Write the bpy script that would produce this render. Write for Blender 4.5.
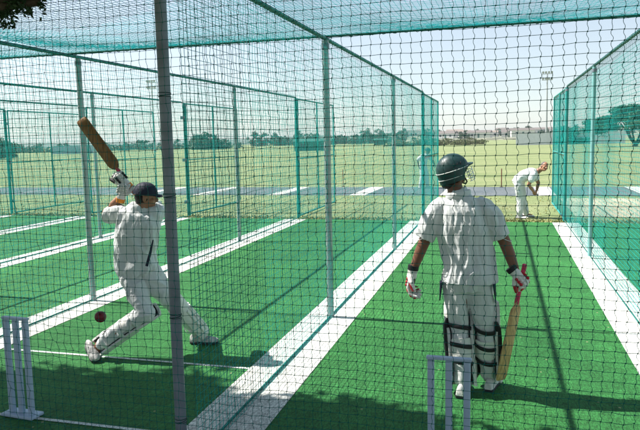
import bpy, math, random
import numpy as np
from mathutils import Vector, Matrix, Quaternion, noise
R = math.radians
random.seed(7); rng = np.random.default_rng(7)
scene = bpy.context.scene
col = scene.collection
for o in list(bpy.data.objects): bpy.data.objects.remove(o)

# ------------------------------------------------------------------ camera
CAM_H = 1.9457
yaw, pit, rol = .2776, .1162, .022
R0 = Vector((math.cos(yaw), math.sin(yaw), 0)); F0 = Vector((-math.sin(yaw), math.cos(yaw), 0)); Z = Vector((0, 0, 1))
fwd = F0*math.cos(pit) - Z*math.sin(pit); U0 = F0*math.sin(pit) + Z*math.cos(pit)
rt = R0*math.cos(rol) - U0*math.sin(rol); up = R0*math.sin(rol) + U0*math.cos(rol)
cd = bpy.data.cameras.new('camera'); cam = bpy.data.objects.new('camera', cd); col.objects.link(cam)
cd.sensor_fit = 'HORIZONTAL'; cd.sensor_width = 36; cd.lens = 36.117; cd.clip_start = .05; cd.clip_end = 6000
cam.matrix_world = Matrix(((rt.x, up.x, -fwd.x, 0), (rt.y, up.y, -fwd.y, 0), (rt.z, up.z, -fwd.z, CAM_H), (0, 0, 0, 1)))
scene.camera = cam
# ------------------------------------------------------------------ light
SUN_DIR = Vector((.757, -.015, -1)).normalized()      # the way the light travels
sun_el = math.asin(-SUN_DIR.z); sun_rot = math.atan2(-SUN_DIR.x, -SUN_DIR.y)
w = bpy.data.worlds.new('World'); scene.world = w; w.use_nodes = True
nt = w.node_tree; nt.nodes.clear()
sk = nt.nodes.new('ShaderNodeTexSky'); sk.sky_type = 'NISHITA'; sk.sun_disc = False
sk.sun_elevation = sun_el; sk.sun_rotation = sun_rot
sk.altitude = 0; sk.air_density = 1.0; sk.dust_density = .35; sk.ozone_density = 1.0
hz = nt.nodes.new('ShaderNodeHueSaturation'); hz.inputs['Saturation'].default_value = .52      # hazy summer sky
bg = nt.nodes.new('ShaderNodeBackground'); bg.inputs[1].default_value = .082
wo = nt.nodes.new('ShaderNodeOutputWorld')
nt.links.new(sk.outputs[0], hz.inputs['Color']); 
tint = nt.nodes.new('ShaderNodeMix'); tint.data_type = 'RGBA'; tint.blend_type = 'MULTIPLY'; tint.inputs[0].default_value = 1; tint.inputs[7].default_value = (.97, 1.02, 1.05, 1)
nt.links.new(hz.outputs[0], tint.inputs[6]); nt.links.new(tint.outputs[2], bg.inputs[0]); nt.links.new(bg.outputs[0], wo.inputs[0])
sd = bpy.data.lights.new('sun', 'SUN'); sd.energy = 5.0; sd.angle = R(.53); sd.color = (1, .955, .88)
sun = bpy.data.objects.new('sun', sd); col.objects.link(sun); sun.location = (-30, 0, 40)
sun.rotation_euler = SUN_DIR.to_track_quat('-Z', 'Y').to_euler()
scene.view_settings.view_transform = 'Standard'; scene.view_settings.look = 'None'
scene.view_settings.exposure = .95; scene.view_settings.gamma = 1
scene.view_settings.use_curve_mapping = False
scene.render.engine = 'CYCLES'
scene.cycles.max_bounces = 6; scene.cycles.diffuse_bounces = 3; scene.cycles.transparent_max_bounces = 8

# ------------------------------------------------------------------ helpers
def tag(o, label=None, cat=None, group=None, kind=None):
    if label: o['label'] = label
    if cat: o['category'] = cat
    if group: o['group'] = group
    if kind: o['kind'] = kind
    return o
def empty(name, loc, label, cat, group=None, rz=0):
    o = bpy.data.objects.new(name, None); col.objects.link(o); o.location = loc; o.rotation_euler = (0, 0, rz)
    o.empty_display_size = .2
    return tag(o, label, cat, group)
def np_mesh(name, V, Fq, smooth=False):
    V = np.asarray(V, np.float32); Fq = np.asarray(Fq, np.int32); k = Fq.shape[1]
    me = bpy.data.meshes.new(name)
    me.vertices.add(len(V)); me.vertices.foreach_set('co', V.ravel())
    me.loops.add(Fq.size); me.loops.foreach_set('vertex_index', Fq.ravel())
    me.polygons.add(len(Fq)); me.polygons.foreach_set('loop_start', np.arange(0, Fq.size, k, dtype=np.int32))
    me.polygons.foreach_set('loop_total', np.full(len(Fq), k, np.int32))
    if smooth: me.polygons.foreach_set('use_smooth', np.ones(len(Fq), bool))
    me.update(calc_edges=True); me.validate()
    return me
def link(name, me, m, parent=None):
    o = bpy.data.objects.new(name, me); col.objects.link(o)
    if m is not None and not me.materials: me.materials.append(m)
    if parent is not None: o.parent = parent
    return o
def copy_tree(o, parent=None):
    c = o.copy(); col.objects.link(c); c.parent = parent
    for ch in list(o.children): copy_tree(ch, c)
    return c
def frame_from(d, side=None):
    d = Vector(d).normalized()
    s = Vector(side) if side is not None else (Vector((1, 0, 0)) if abs(d.x) < .9 else Vector((0, 1, 0)))
    s = (s - d*s.dot(d)); s.normalize()
    return s, d.cross(s)
class MB:
    def __init__(s): s.v = []; s.f = []
    def ring_loft(s, rings, cap=True, closed=True):
        b = len(s.v); n = len(rings[0])
        for r in rings: s.v += [tuple(p) for p in r]
        for i in range(len(rings)-1):
            for j in range(n if closed else n-1):
                k = (j+1) % n
                s.f.append((b+i*n+j, b+i*n+k, b+(i+1)*n+k, b+(i+1)*n+j))
        if cap:
            s.f.append(tuple(b+j for j in range(n))[::-1]); s.f.append(tuple(b+(len(rings)-1)*n+j for j in range(n)))
        return s
    def tube(s, pts, radii, n=12, side=None, cap=True):
        """pts: points; radii: r or (rx along side, ry)"""
        pts = [Vector(p) for p in pts]; rings = []
        if not isinstance(radii, (list,)): radii = [radii]*len(pts)
        for i, p in enumerate(pts):
            d = pts[min(i+1, len(pts)-1)] - pts[max(i-1, 0)]
            u, v = frame_from(d, side)
            if side is None and i > 0:
                u = pu - d.normalized()*pu.dot(d.normalized()); u.normalize(); v = d.normalized().cross(u)
            pu = u
            r = radii[i]; rx, ry = r if isinstance(r, tuple) else (r, r)
            rings.append([p + u*rx*math.cos(2*math.pi*k/n) + v*ry*math.sin(2*math.pi*k/n) for k in range(n)])
        return s.ring_loft(rings, cap)
    def ell(s, c, r, n=14, m=9, rot=None):
        c = Vector(c); r = (r, r, r) if not isinstance(r, tuple) else r
        q = rot if rot is not None else Matrix.Identity(3); b = len(s.v)
        s.v.append(tuple(c + q @ Vector((0, 0, r[2]))))
        for i in range(1, m):
            t = math.pi*i/m
            for j in range(n):
                a = 2*math.pi*j/n
                s.v.append(tuple(c + q @ Vector((r[0]*math.sin(t)*math.cos(a), r[1]*math.sin(t)*math.sin(a), r[2]*math.cos(t)))))
        s.v.append(tuple(c + q @ Vector((0, 0, -r[2])))); e = len(s.v)-1
        for j in range(n):
            k = (j+1) % n
            s.f.append((b, b+1+j, b+1+k)); s.f.append((e, e-n+k, e-n+j))
            for i in range(m-2):
                s.f.append((b+1+i*n+j, b+1+(i+1)*n+j, b+1+(i+1)*n+k, b+1+i*n+k))
        return s
    def box(s, lo, hi, rot=None, c=None):
        b = len(s.v)
        for z in (lo[2], hi[2]):
            for x, y in ((lo[0], lo[1]), (hi[0], lo[1]), (hi[0], hi[1]), (lo[0], hi[1])):
                p = Vector((x, y, z))
                if rot is not None: p = rot @ p
                if c is not None: p = p + Vector(c)
                s.v.append(tuple(p))
        for f in ((3, 2, 1, 0), (4, 5, 6, 7), (0, 1, 5, 4), (1, 2, 6, 5), (2, 3, 7, 6), (3, 0, 4, 7)): s.f.append(tuple(b+i for i in f))
        return s
    def build(s, name, m, parent=None, smooth=True, bevel=0):
        me = bpy.data.meshes.new(name); me.from_pydata(s.v, [], s.f); me.update()
        if smooth: me.polygons.foreach_set('use_smooth', [True]*len(me.polygons))
        o = link(name, me, m, parent)
        if smooth: 
            try: me.set_sharp_from_angle(angle=R(50))
            except Exception: pass
        if bevel:
            bv = o.modifiers.new('bevel', 'BEVEL'); bv.width = bevel; bv.segments = 2; bv.limit_method = 'ANGLE'
        return o
def fuse(name, mb, m, parent, voxel=.009, smooth=4, fold=None):
    """one continuous skin over overlapping shapes, with optional folds pushed along the normals"""
    me = bpy.data.meshes.new(name); me.from_pydata(mb.v, [], mb.f); me.update()
    t = bpy.data.objects.new('t', me); col.objects.link(t)
    r = t.modifiers.new('r', 'REMESH'); r.mode = 'VOXEL'; r.voxel_size = voxel; r.use_smooth_shade = True
    if smooth:
        q = t.modifiers.new('s', 'SMOOTH'); q.iterations = smooth; q.factor = .5
    dg = bpy.context.evaluated_depsgraph_get(); out = bpy.data.meshes.new_from_object(t.evaluated_get(dg))
    bpy.data.objects.remove(t); out.name = name
    if fold:
        nn = len(out.vertices); co = np.empty(nn*3, np.float32); no = np.empty(nn*3, np.float32)
        out.vertices.foreach_get('co', co); out.vertices.foreach_get('normal', no)
        co = co.reshape(-1, 3); no = no.reshape(-1, 3)
        d = np.array([fold(Vector(p)) for p in co], np.float32)
        co = co + no*d[:, None]; out.vertices.foreach_set('co', co.ravel()); out.update()
    out.polygons.foreach_set('use_smooth', [True]*len(out.polygons)); out.materials.clear()
    return link(name, out, m, parent)

# ------------------------------------------------------------------ materials
def srgb(h):
    h = h.lstrip('#'); c = [int(h[i:i+2], 16)/255 for i in (0, 2, 4)]
    return tuple(x/12.92 if x <= .04045 else ((x+.055)/1.055)**2.4 for x in c)
def nodes(m): m.use_nodes = True; return m.node_tree, m.node_tree.nodes['Principled BSDF']
def mat(name, c, rough=.6, var=.15, scale=8, bump=0, bscale=60, metal=0, spec=.4, c2=None, island=0, stretch=None, detail=4, coat=0):
    m = bpy.data.materials.new(name); t, b = nodes(m); L = t.links.new
    tc = t.nodes.new('ShaderNodeTexCoord'); mp = t.nodes.new('ShaderNodeMapping')
    L(tc.outputs['Object'], mp.inputs[0])
    if stretch: mp.inputs['Scale'].default_value = stretch
    n = t.nodes.new('ShaderNodeTexNoise'); n.inputs['Scale'].default_value = scale; n.inputs['Detail'].default_value = detail
    L(mp.outputs[0], n.inputs[0])
    r = t.nodes.new('ShaderNodeValToRGB'); r.color_ramp.elements[0].position = .3; r.color_ramp.elements[1].position = .7
    lo = tuple(x*(1-var) for x in c); hi = tuple(min(1, x*(1+var)) for x in (c2 or c))
    r.color_ramp.elements[0].color = (*lo, 1); r.color_ramp.elements[1].color = (*hi, 1)
    L(n.outputs[0], r.inputs[0]); outc = r.outputs[0]
    if island:
        g = t.nodes.new('ShaderNodeNewGeometry'); h = t.nodes.new('ShaderNodeHueSaturation'); mr = t.nodes.new('ShaderNodeMapRange')
        mr.inputs[3].default_value = 1-island; mr.inputs[4].default_value = 1+island
        L(g.outputs['Random Per Island'], mr.inputs[0]); L(mr.outputs[0], h.inputs['Value']); L(outc, h.inputs['Color']); outc = h.outputs[0]
    L(outc, b.inputs['Base Color'])
    b.inputs['Roughness'].default_value = rough; b.inputs['Metallic'].default_value = metal
    b.inputs['Specular IOR Level'].default_value = spec; b.inputs['Coat Weight'].default_value = coat
    if bump:
        n2 = t.nodes.new('ShaderNodeTexNoise'); n2.inputs['Scale'].default_value = bscale; n2.inputs['Detail'].default_value = 3
        L(mp.outputs[0], n2.inputs[0]); bp = t.nodes.new('ShaderNodeBump'); bp.inputs['Strength'].default_value = bump; bp.inputs['Distance'].default_value = .02
        L(n2.outputs[0], bp.inputs['Height']); L(bp.outputs[0], b.inputs['Normal'])
    return m
def leaf_mat(name, c, c2, trans=.25):
    m = mat(name, c, .55, .1, 1.2, c2=c2, island=.35, spec=.35)
    t = m.node_tree; b = t.nodes['Principled BSDF']; o = t.nodes['Material Output']
    tr = t.nodes.new('ShaderNodeBsdfTranslucent'); mx = t.nodes.new('ShaderNodeMixShader'); mx.inputs[0].default_value = trans
    src = b.inputs['Base Color'].links[0].from_socket
    t.links.new(src, tr.inputs[0]); t.links.new(b.outputs[0], mx.inputs[1]); t.links.new(tr.outputs[0], mx.inputs[2]); t.links.new(mx.outputs[0], o.inputs[0])
    return m
def twine(name, c, trans=.35):
    m = mat(name, c, .5, .2, 3, spec=.3); t = m.node_tree; b = t.nodes['Principled BSDF']; o = t.nodes['Material Output']
    tr = t.nodes.new('ShaderNodeBsdfTranslucent'); mx = t.nodes.new('ShaderNodeMixShader'); mx.inputs[0].default_value = trans
    t.links.new(b.inputs['Base Color'].links[0].from_socket, tr.inputs[0]); t.links.new(b.outputs[0], mx.inputs[1]); t.links.new(tr.outputs[0], mx.inputs[2]); t.links.new(mx.outputs[0], o.inputs[0])
    return m
M = {}
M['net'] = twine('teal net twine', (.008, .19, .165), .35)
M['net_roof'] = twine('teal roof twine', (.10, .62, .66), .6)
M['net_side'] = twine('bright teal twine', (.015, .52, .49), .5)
M['net_dark'] = mat('dark green twine', (.003, .045, .04), .6, .3, 3, spec=.3)
M['rope'] = mat('teal rope', (.004, .13, .11), .6, .2, 40, bump=.4, bscale=200)
M['rail'] = mat('green painted rail', (.012, .12, .11), .45, .2, 6)
M['galv'] = mat('galvanised steel', (.34, .37, .38), .42, .16, 9, metal=.35, bump=.05)
M['galv_dark'] = mat('weathered grey steel', (.20, .225, .27), .5, .25, 7, metal=.3, bump=.1, bscale=90)
M['teal_steel'] = mat('teal painted steel', (.02, .27, .25), .45, .18, 8)
M['pale_teal'] = mat('pale teal painted steel', (.20, .42, .42), .45, .15, 8)
M['shirt'] = mat('white cricket cloth', (.67, .69, .69), .85, .05, 10, bump=.35, bscale=16, spec=.15, stretch=(1.6, 1.6, .55))
M['shirt2'] = mat('off white cloth', (.65, .67, .67), .85, .05, 10, bump=.35, bscale=16, spec=.15, stretch=(1.6, 1.6, .55))
M['trouser'] = mat('white trouser cloth', (.65, .66, .66), .85, .05, 10, bump=.35, bscale=14, spec=.15, stretch=(1.6, 1.6, .5))
M['pad'] = mat('white leg pad', (.72, .71, .67), .5, .12, 14, bump=.25, bscale=40)
M['black'] = mat('black strap', (.012, .012, .014), .6, .3, 20)
M['skin'] = mat('tanned skin', (.36, .17, .10), .5, .12, 14, bump=.08, bscale=120)
M['skin_dark'] = mat('brown skin', (.20, .085, .048), .48, .15, 14, bump=.08, bscale=120)
M['hair'] = mat('dark hair', (.014, .011, .009), .6, .3, 60, bump=.5, bscale=180)
M['grey_hair'] = mat('grey hair', (.13, .115, .105), .6, .3, 60, bump=.5, bscale=180)
M['navy'] = mat('navy cap cloth', (.010, .014, .035), .7, .2, 30, bump=.2)
M['helmet'] = mat('dark green helmet cloth', (.016, .052, .052), .42, .15, 30, spec=.5)
M['steel'] = mat('steel bars', (.6, .6, .6), .3, .05, 5, metal=.9)
M['white_trim'] = mat('white piping', (.7, .72, .7), .6, .05, 5)
M['glove_w'] = mat('white leather glove', (.72, .70, .66), .55, .1, 20, bump=.2)
M['red'] = mat('red padding', (.50, .015, .03), .5, .15, 20)
M['orange'] = mat('orange cuff', (.75, .25, .02), .55, .1, 20)
M['pink'] = mat('pink rubber grip', (.70, .05, .13), .55, .15, 30, bump=.5, bscale=150)
M['willow'] = mat('willow', (.52, .30, .125), .5, .3, 5, stretch=(14, 14, 1.2), c2=(.58, .37, .17), bump=.15)
M['willow_dark'] = mat('oiled willow', (.20, .095, .030), .45, .45, 5, stretch=(14, 14, 1.2), c2=(.27, .135, .045), bump=.15)
M['ball'] = mat('red leather', (.17, .008, .014), .42, .35, 60, bump=.25, bscale=90, spec=.5)
M['plastic'] = mat('white plastic wicket', (.43, .53, .68), .4, .06, 12, spec=.4, bump=.04)  # white plastic, with the blue tint of shade mixed into its colour
M['shoe'] = mat('white shoe', (.68, .67, .65), .5, .12, 20, bump=.2)
M['shoe_worn'] = mat('scuffed grey shoe', (.42, .41, .40), .55, .45, 24, bump=.3)
M['sole'] = mat('dark sole', (.03, .03, .035), .6, .2, 20)
M['blue'] = mat('blue stripe', (.02, .05, .30), .6, .1, 10)
M['wood'] = mat('stump wood', (.20, .085, .04), .5, .2, 10)
M['bark'] = mat('bark', (.055, .038, .027), .9, .4, 6, stretch=(3, 3, .6), bump=.8, bscale=14)
M['leaf_near'] = leaf_mat('dark glossy leaf', (.018, .042, .016), (.03, .065, .02), .12)
M['leaf_acacia'] = leaf_mat('acacia leaf', (.030, .085, .035), (.055, .125, .045), .2)
M['leaf_far'] = leaf_mat('distant leaf', (.035, .085, .045), (.06, .12, .055), .2)
M['leaf_olive'] = leaf_mat('olive leaf', (.10, .13, .05), (.15, .17, .07), .2)

# ------------------------------------------------------------------ ground
def sheet(name, x0, x1, y0, y1, z, m, nx=1, ny=1, fn=None, kind='structure'):
    xs = np.linspace(x0, x1, nx+1); ys = np.linspace(y0, y1, ny+1); V = []
    for y in ys:
        for x in xs: V.append((x, y, z + (fn(x, y) if fn else 0)))
    F = [(j*(nx+1)+i, j*(nx+1)+i+1, (j+1)*(nx+1)+i+1, (j+1)*(nx+1)+i) for j in range(ny) for i in range(nx)]
    o = link(name, np_mesh(name, V, F), m); o['kind'] = kind
    return o
def field_mat():
    m = bpy.data.materials.new('dry field grass'); t, b = nodes(m); L = t.links.new
    g = t.nodes.new('ShaderNodeNewGeometry'); 
    def nz(sc, st=(1, 1, 1), det=5):
        mp = t.nodes.new('ShaderNodeMapping'); mp.inputs['Scale'].default_value = st; L(g.outputs['Position'], mp.inputs[0])
        n = t.nodes.new('ShaderNodeTexNoise'); n.inputs['Scale'].default_value = sc; n.inputs['Detail'].default_value = det; L(mp.outputs[0], n.inputs[0]); return n.outputs[0]
    def ramp(src, a, b_, pa=.35, pb=.65):
        r = t.nodes.new('ShaderNodeValToRGB'); r.color_ramp.elements[0].position = pa; r.color_ramp.elements[1].position = pb
        r.color_ramp.elements[0].color = (*a, 1); r.color_ramp.elements[1].color = (*b_, 1); L(src, r.inputs[0]); return r.outputs[0]
    def mix(f, a, b_, mode='MIX'):
        x = t.nodes.new('ShaderNodeMix'); x.data_type = 'RGBA'; x.blend_type = mode
        if isinstance(f, float): x.inputs[0].default_value = f
        else: L(f, x.inputs[0])
        L(a, x.inputs[6]); L(b_, x.inputs[7]); return x.outputs[2]
    a = ramp(nz(.16, (.5, 1.6, 1)), (.18, .25, .11), (.33, .36, .20))
    bb = ramp(nz(1.6, (.6, 1.6, 1)), (.16, .23, .10), (.34, .36, .20), .3, .7)
    c = mix(.5, a, bb)
    d = ramp(nz(22, (1, 1, 1), 6), (.55, .55, .5), (1.25, 1.25, 1.2), .3, .7)
    c = mix(1.0, c, d, 'MULTIPLY')
    # paler, drier bands far out
    L(c, b.inputs['Base Color']); b.inputs['Roughness'].default_value = .95; b.inputs['Specular IOR Level'].default_value = .1
    bp = t.nodes.new('ShaderNodeBump'); bp.inputs['Strength'].default_value = .7; bp.inputs['Distance'].default_value = .05
    L(nz(30, (1, 1, 1), 5), bp.inputs['Height']); L(bp.outputs[0], b.inputs['Normal'])
    return m
def turf_mat(name, c, c2, specks=True):
    m = bpy.data.materials.new(name); t, b = nodes(m); L = t.links.new
    g = t.nodes.new('ShaderNodeNewGeometry')
    def nz(sc, st=(1, 1, 1), det=4):
        mp = t.nodes.new('ShaderNodeMapping'); mp.inputs['Scale'].default_value = st; L(g.outputs['Position'], mp.inputs[0])
        n = t.nodes.new('ShaderNodeTexNoise'); n.inputs['Scale'].default_value = sc; n.inputs['Detail'].default_value = det; L(mp.outputs[0], n.inputs[0]); return n.outputs[0]
    def ramp(src, a, b_, pa, pb):
        r = t.nodes.new('ShaderNodeValToRGB'); r.color_ramp.elements[0].position = pa; r.color_ramp.elements[1].position = pb
        r.color_ramp.elements[0].color = (*a, 1); r.color_ramp.elements[1].color = (*b_, 1); L(src, r.inputs[0]); return r.outputs[0]
    def mix(f, a, b_, mode='MIX'):
        x = t.nodes.new('ShaderNodeMix'); x.data_type = 'RGBA'; x.blend_type = mode
        if isinstance(f, float): x.inputs[0].default_value = f
        else: L(f, x.inputs[0])
        L(a, x.inputs[6]); L(b_, x.inputs[7]); return x.outputs[2]
    base = ramp(nz(1.1, (1, .5, 1)), c, c2, .3, .7)
    base = mix(1.0, base, ramp(nz(9, (1, .6, 1)), (.86,)*3, (1.12,)*3, .3, .7), 'MULTIPLY')
    base = mix(1.0, base, ramp(nz(7, (.25, 6, 1), 2), (.90,)*3, (1.09,)*3, .35, .65), 'MULTIPLY')
    base = mix(1.0, base, ramp(nz(.55, (1.6, .6, 1), 3), (.86, .88, .90), (1.10, 1.06, 1.02), .35, .65), 'MULTIPLY')
    base = mix(1.0, base, ramp(nz(90, (1, .35, 1), 3), (.55,)*3, (1.45,)*3, .3, .7), 'MULTIPLY')
    if specks:
        v = t.nodes.new('ShaderNodeTexVoronoi'); v.inputs['Scale'].default_value = 9; v.inputs['Randomness'].default_value = 1; L(g.outputs['Position'], v.inputs[0])
        th = t.nodes.new('ShaderNodeMath'); th.operation = 'LESS_THAN'; th.inputs[1].default_value = .09; L(v.outputs['Distance'], th.inputs[0])
        s2 = t.nodes.new('ShaderNodeMath'); s2.operation = 'GREATER_THAN'; s2.inputs[1].default_value = .56; L(nz(4), s2.inputs[0])
        mu = t.nodes.new('ShaderNodeMath'); mu.operation = 'MULTIPLY'; L(th.outputs[0], mu.inputs[0]); L(s2.outputs[0], mu.inputs[1])
        rgb = t.nodes.new('ShaderNodeRGB'); rgb.outputs[0].default_value = (.30, .30, .16, 1)
        base = mix(mu.outputs[0], base, rgb.outputs[0])
    L(base, b.inputs['Base Color']); b.inputs['Roughness'].default_value = .8; b.inputs['Specular IOR Level'].default_value = .25
    bp = t.nodes.new('ShaderNodeBump'); bp.inputs['Strength'].default_value = .55; bp.inputs['Distance'].default_value = .012
    L(nz(120, (1, .35, 1), 3), bp.inputs['Height']); L(bp.outputs[0], b.inputs['Normal'])
    return m
def ground_z(x, y): return 0.0
sheet('ground', -1000, 1000, -60, 1500, 0, field_mat(), 10, 10)
M['turf'] = turf_mat('green artificial turf', (.024, .134, .034), (.037, .190, .048))
M['turf_white'] = turf_mat('white artificial turf', (.60, .60, .56), (.80, .79, .76), False)
M['runup'] = turf_mat('grey run up surface', (.10, .125, .14), (.145, .17, .185), False)
M['dirt'] = mat('dry trampled earth', (.40, .36, .24), .95, .2, 1.3, c2=(.50, .44, .32), bump=.5, bscale=20)
TX0, TX1, TY0, TY1 = -20.0, 8.0, -2.0, 15.1
sheet('artificial_turf', TX0, TX1, TY0, TY1, .004, M['turf'], 1, 1)
LX = {'R1': 1.36, 'L1': -1.80, 'L2': -4.92, 'L3': -8.05, 'L4': -11.0, 'L5': -13.6}
sheet('run_up_strip', -60, 40, 21.8, 25.6, .004, M['runup'])
sheet('bare_earth', 1.7, 9, 16.2, 21.0, .004, M['dirt'])
for k, x in LX.items():
    hw = .275
    sheet('white_strip', x-hw, x+hw, TY0, 15.05, .008, M['turf_white'])
    sheet('white_strip', x-hw+.06, x+hw+.06, 21.8, 25.6, .008, M['turf_white'])
sheet('white_strip', 4.3, 4.85, 21.8, 25.6, .008, M['turf_white'])
sheet('white_strip', 4.3, 4.85, TY0, 15.05, .008, M['turf_white'])
M['line'] = turf_mat('worn painted line', (.55, .60, .58), (.75, .78, .76), False)
for x0, x1 in ((LX['L2']+.3, LX['L1']-.28),):
    sheet('crease_line', x0, x1, 4.94, 4.975, .0085, M['line'])
    sheet('crease_line', x0, x1, 3.66, 3.695, .0085, M['line'])
def frayed_edge():
    V = []; F = []
    for i in range(9000):
        x = random.uniform(-16, 6); y = 15.08 + abs(random.gauss(0, .22)) + random.random()*.05
        if random.random() < .35: y = 15.1 + random.random()*6.6
        h = random.uniform(.015, .06)*(1 if y < 15.8 else .7); a = random.uniform(0, math.pi); wd = random.uniform(.008, .03)
        dx, dy = math.cos(a)*wd, math.sin(a)*wd; lx, ly = random.gauss(0, .02), random.gauss(0, .02)
        b = len(V); V += [(x-dx, y-dy, 0), (x+dx, y+dy, 0), (x+lx, y+ly, h)]; F.append((b, b+1, b+2))
    o = link('grass', np_mesh('grass', V, F), mat('grass blades', (.16, .19, .05), .8, .3, 3, c2=(.36, .33, .13), island=.3))
    tag(o, 'short dry grass blades growing along the far edge of the turf', 'grass', kind='stuff')
frayed_edge()

# ------------------------------------------------------------------ nets
def net_arrays(o, u, v, nu, nv, cell, r, jit=.08, bend=0.0, belly=0.0, sides=3, knots=False, cv=None, knot_r=.0035, njit=.12, bendx=False, rv=None):
    o = np.array(o, float); u = np.array(u, float); v = np.array(v, float); n = np.cross(u, v); cv = cv or cell
    I, J = np.meshgrid(np.arange(nu+1), np.arange(nv+1), indexing='ij')
    def wav(a, b, s): return np.sin(a*.21*s+b*.13+1.3*s)*.5 + np.sin(a*.047*s-b*.31+.7)*.5
    P = o + u*(I*cell)[..., None] + v*(J*cv)[..., None]
    env = (np.sin(np.pi*I/nu)*np.sin(np.pi*J/nv))**.35
    P += (u*(wav(I, J, 1)*cell*jit*2*env + rng.normal(0, cell*jit*.5, I.shape)*env)[..., None] +
          v*(wav(J, I, 1.3)*cv*jit*2.2*env + rng.normal(0, cv*jit*.4, I.shape)*env)[..., None] +
          n*(wav(I*.6, J*.5, 1)*belly*env + rng.normal(0, cell*njit, I.shape))[..., None])
    V = []; F = []; base = 0
    def lines(Q, a, b, r=r):
        nonlocal base
        m, k, _ = Q.shape
        ang = np.arange(sides)*2*np.pi/sides + .4
        off = (np.cos(ang)[:, None]*a + np.sin(ang)[:, None]*b)*r
        VV = (Q[:, :, None, :] + off[None, None]).reshape(-1, 3)
        idx = np.arange(m*k*sides).reshape(m, k, sides) + base
        A = idx[:, :-1]; B = idx[:, 1:]
        FF = np.stack([A, np.roll(A, -1, 2), np.roll(B, -1, 2), B], -1).reshape(-1, 4)
        V.append(VV); F.append(FF); base += len(VV)
    # along u
    lines(np.transpose(P, (1, 0, 2)), v, n)
    if bend:
        sgn = np.where((np.arange(nv)) % 1 == 0, 1, 1)[None, :, None]
        A = P[:, :-1]; B = P[:, 1:]; amp = bend*cell*(1 + rng.normal(0, .28, A.shape[:2]))
        if bendx: amp = amp*(.25 + .95*np.clip((A[..., 0]+2.4)/3.2, 0, 1))
        amp = amp[..., None]
        S = np.stack([A] + [A*(1-t) + B*t + u*amp*math.sin(2*math.pi*t)*(1 if t < .5 else .8) for t in (.15, .35, .5, .65, .85)], 2).reshape(nu+1, -1, 3)
        S = np.concatenate([S, P[:, -1:]], 1)
        lines(S, u, n)
    else: lines(P, u, n, rv or r)
    if knots:
        K = P.reshape(-1, 3); kr = knot_r
        off = np.stack([u*kr*1.15, -u*kr*1.15, v*kr, -v*kr, n*kr, -n*kr])
        VV = (K[:, None] + off[None]).reshape(-1, 3); b = (np.arange(len(K))*6 + base)[:, None, None]
        tri = np.array([[0, 2, 4, 4], [2, 1, 4, 4], [1, 3, 4, 4], [3, 0, 4, 4], [2, 0, 5, 5], [1, 2, 5, 5], [3, 1, 5, 5], [0, 3, 5, 5]])
        # octahedra as quads (two kites and caps): use four quads around the belt
        quad = np.array([[0, 4, 1, 5], [0, 2, 1, 3], [2, 4, 3, 5]])
        FF = (b + quad[None]).reshape(-1, 4); V.append(VV); F.append(FF); base += len(VV)
    return np.concatenate(V), np.concatenate(F)
def netting(name, m, parent, origin, *a, **k):
    V, F = net_arrays(*a, **k)
    V = V - np.array(origin)
    return link(name, np_mesh(name, V, F), m, parent)
RAILZ = 3.0
YN = 3.38; YP = [6.66, 11.05, 15.3]; YE = 18.95; YNET = 3.24
def pipe(name, a, b, r, m, parent, origin, n=10, sag=0):
    o = Vector(origin); a = Vector(a)-o; b = Vector(b)-o; k = 2 if not sag else 9
    pts = [a.lerp(b, i/(k-1)) - Vector((0, 0, sag*math.sin(math.pi*i/(k-1)))) for i in range(k)]
    return MB().tube(pts, r, n).build(name, m, parent)

def divider(key, y0, label, posts, cell=.05, r=.0013, mm='net_side', bays=((3.38, 15.3),), bend=0.0, near_bay=False, offs=None):
    x = LX[key]; org = (x, y0, 0)
    t = empty('net_fence', org, label, 'net fence', 'net fences dividing the practice lanes')
    for (yy, rr, mk) in posts:
        dy = (offs or {}).get(yy, 0)
        p = pipe('post', (x, yy+dy, 0), (x, yy+dy, RAILZ-.02), rr, M[mk], t, org, 14)
        cl = MB()                                                   # clamp at the head of the post
        cl.tube([(0, yy+dy-y0, RAILZ-.10), (0, yy+dy-y0, RAILZ-.05)], rr+.006, 14); cl.build('clamp', M['galv_dark'], p)
    pipe('top_rail', (x, y0, RAILZ), (x, 15.3, RAILZ), .020, M['rail'], t, org, 12)
    pipe('bottom_rope', (x, y0, .022), (x, 15.3, .022), .010, M['rope'], t, org, 6)
    for (a, b) in bays:
        nu = int(round((b-a)/cell)); nv = int(round(2.96/cell))
        netting('netting', M[mm], t, org, (x+.035, a, .02), (0, 1, 0), (0, 0, 1), nu, nv, (b-a)/nu, r, jit=.10 if key != 'R1' else .05, belly=.03, cv=2.97/nv, bend=bend, njit=.02 if key == 'R1' else .05, rv=.0017 if key == 'R1' else None)
    pts = []; yy = y0+.03                                            # one cord wound along the rail
    while yy < 15.25:
        k = len(pts); q = k*math.pi/2.5; pts.append((.0235*math.cos(q), yy-y0, RAILZ + .0235*math.sin(q))); yy += .022 + .006*math.sin(k*.37)
    MB().tube(pts, .0025, 4, side=None).build('lashing', M['net_dark'], t)
    return t
divider('L1', 3.38, 'teal net fence on grey posts standing between the two batsmen', [(6.66, .036, 'galv'), (11.05, .034, 'galv'), (15.3, .036, 'teal_steel')], r=.0019)
divider('L2', 3.38, 'teal net fence just behind the batsman in the navy cap', [(6.8, .034, 'galv'), (11.5, .032, 'galv'), (15.3, .036, 'teal_steel')], r=.0018)
divider('L3', 3.38, 'teal net fence second beyond the batsman in the navy cap', [(6.8, .034, 'galv'), (11.5, .034, 'galv'), (15.5, .04, 'teal_steel')], r=.0015)
divider('L4', 5.0, 'teal net fence third beyond the batsman in the navy cap', [(11.2, .034, 'teal_steel'), (15.3, .04, 'teal_steel')], r=.0015, bays=((5.0, 15.3),))
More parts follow.
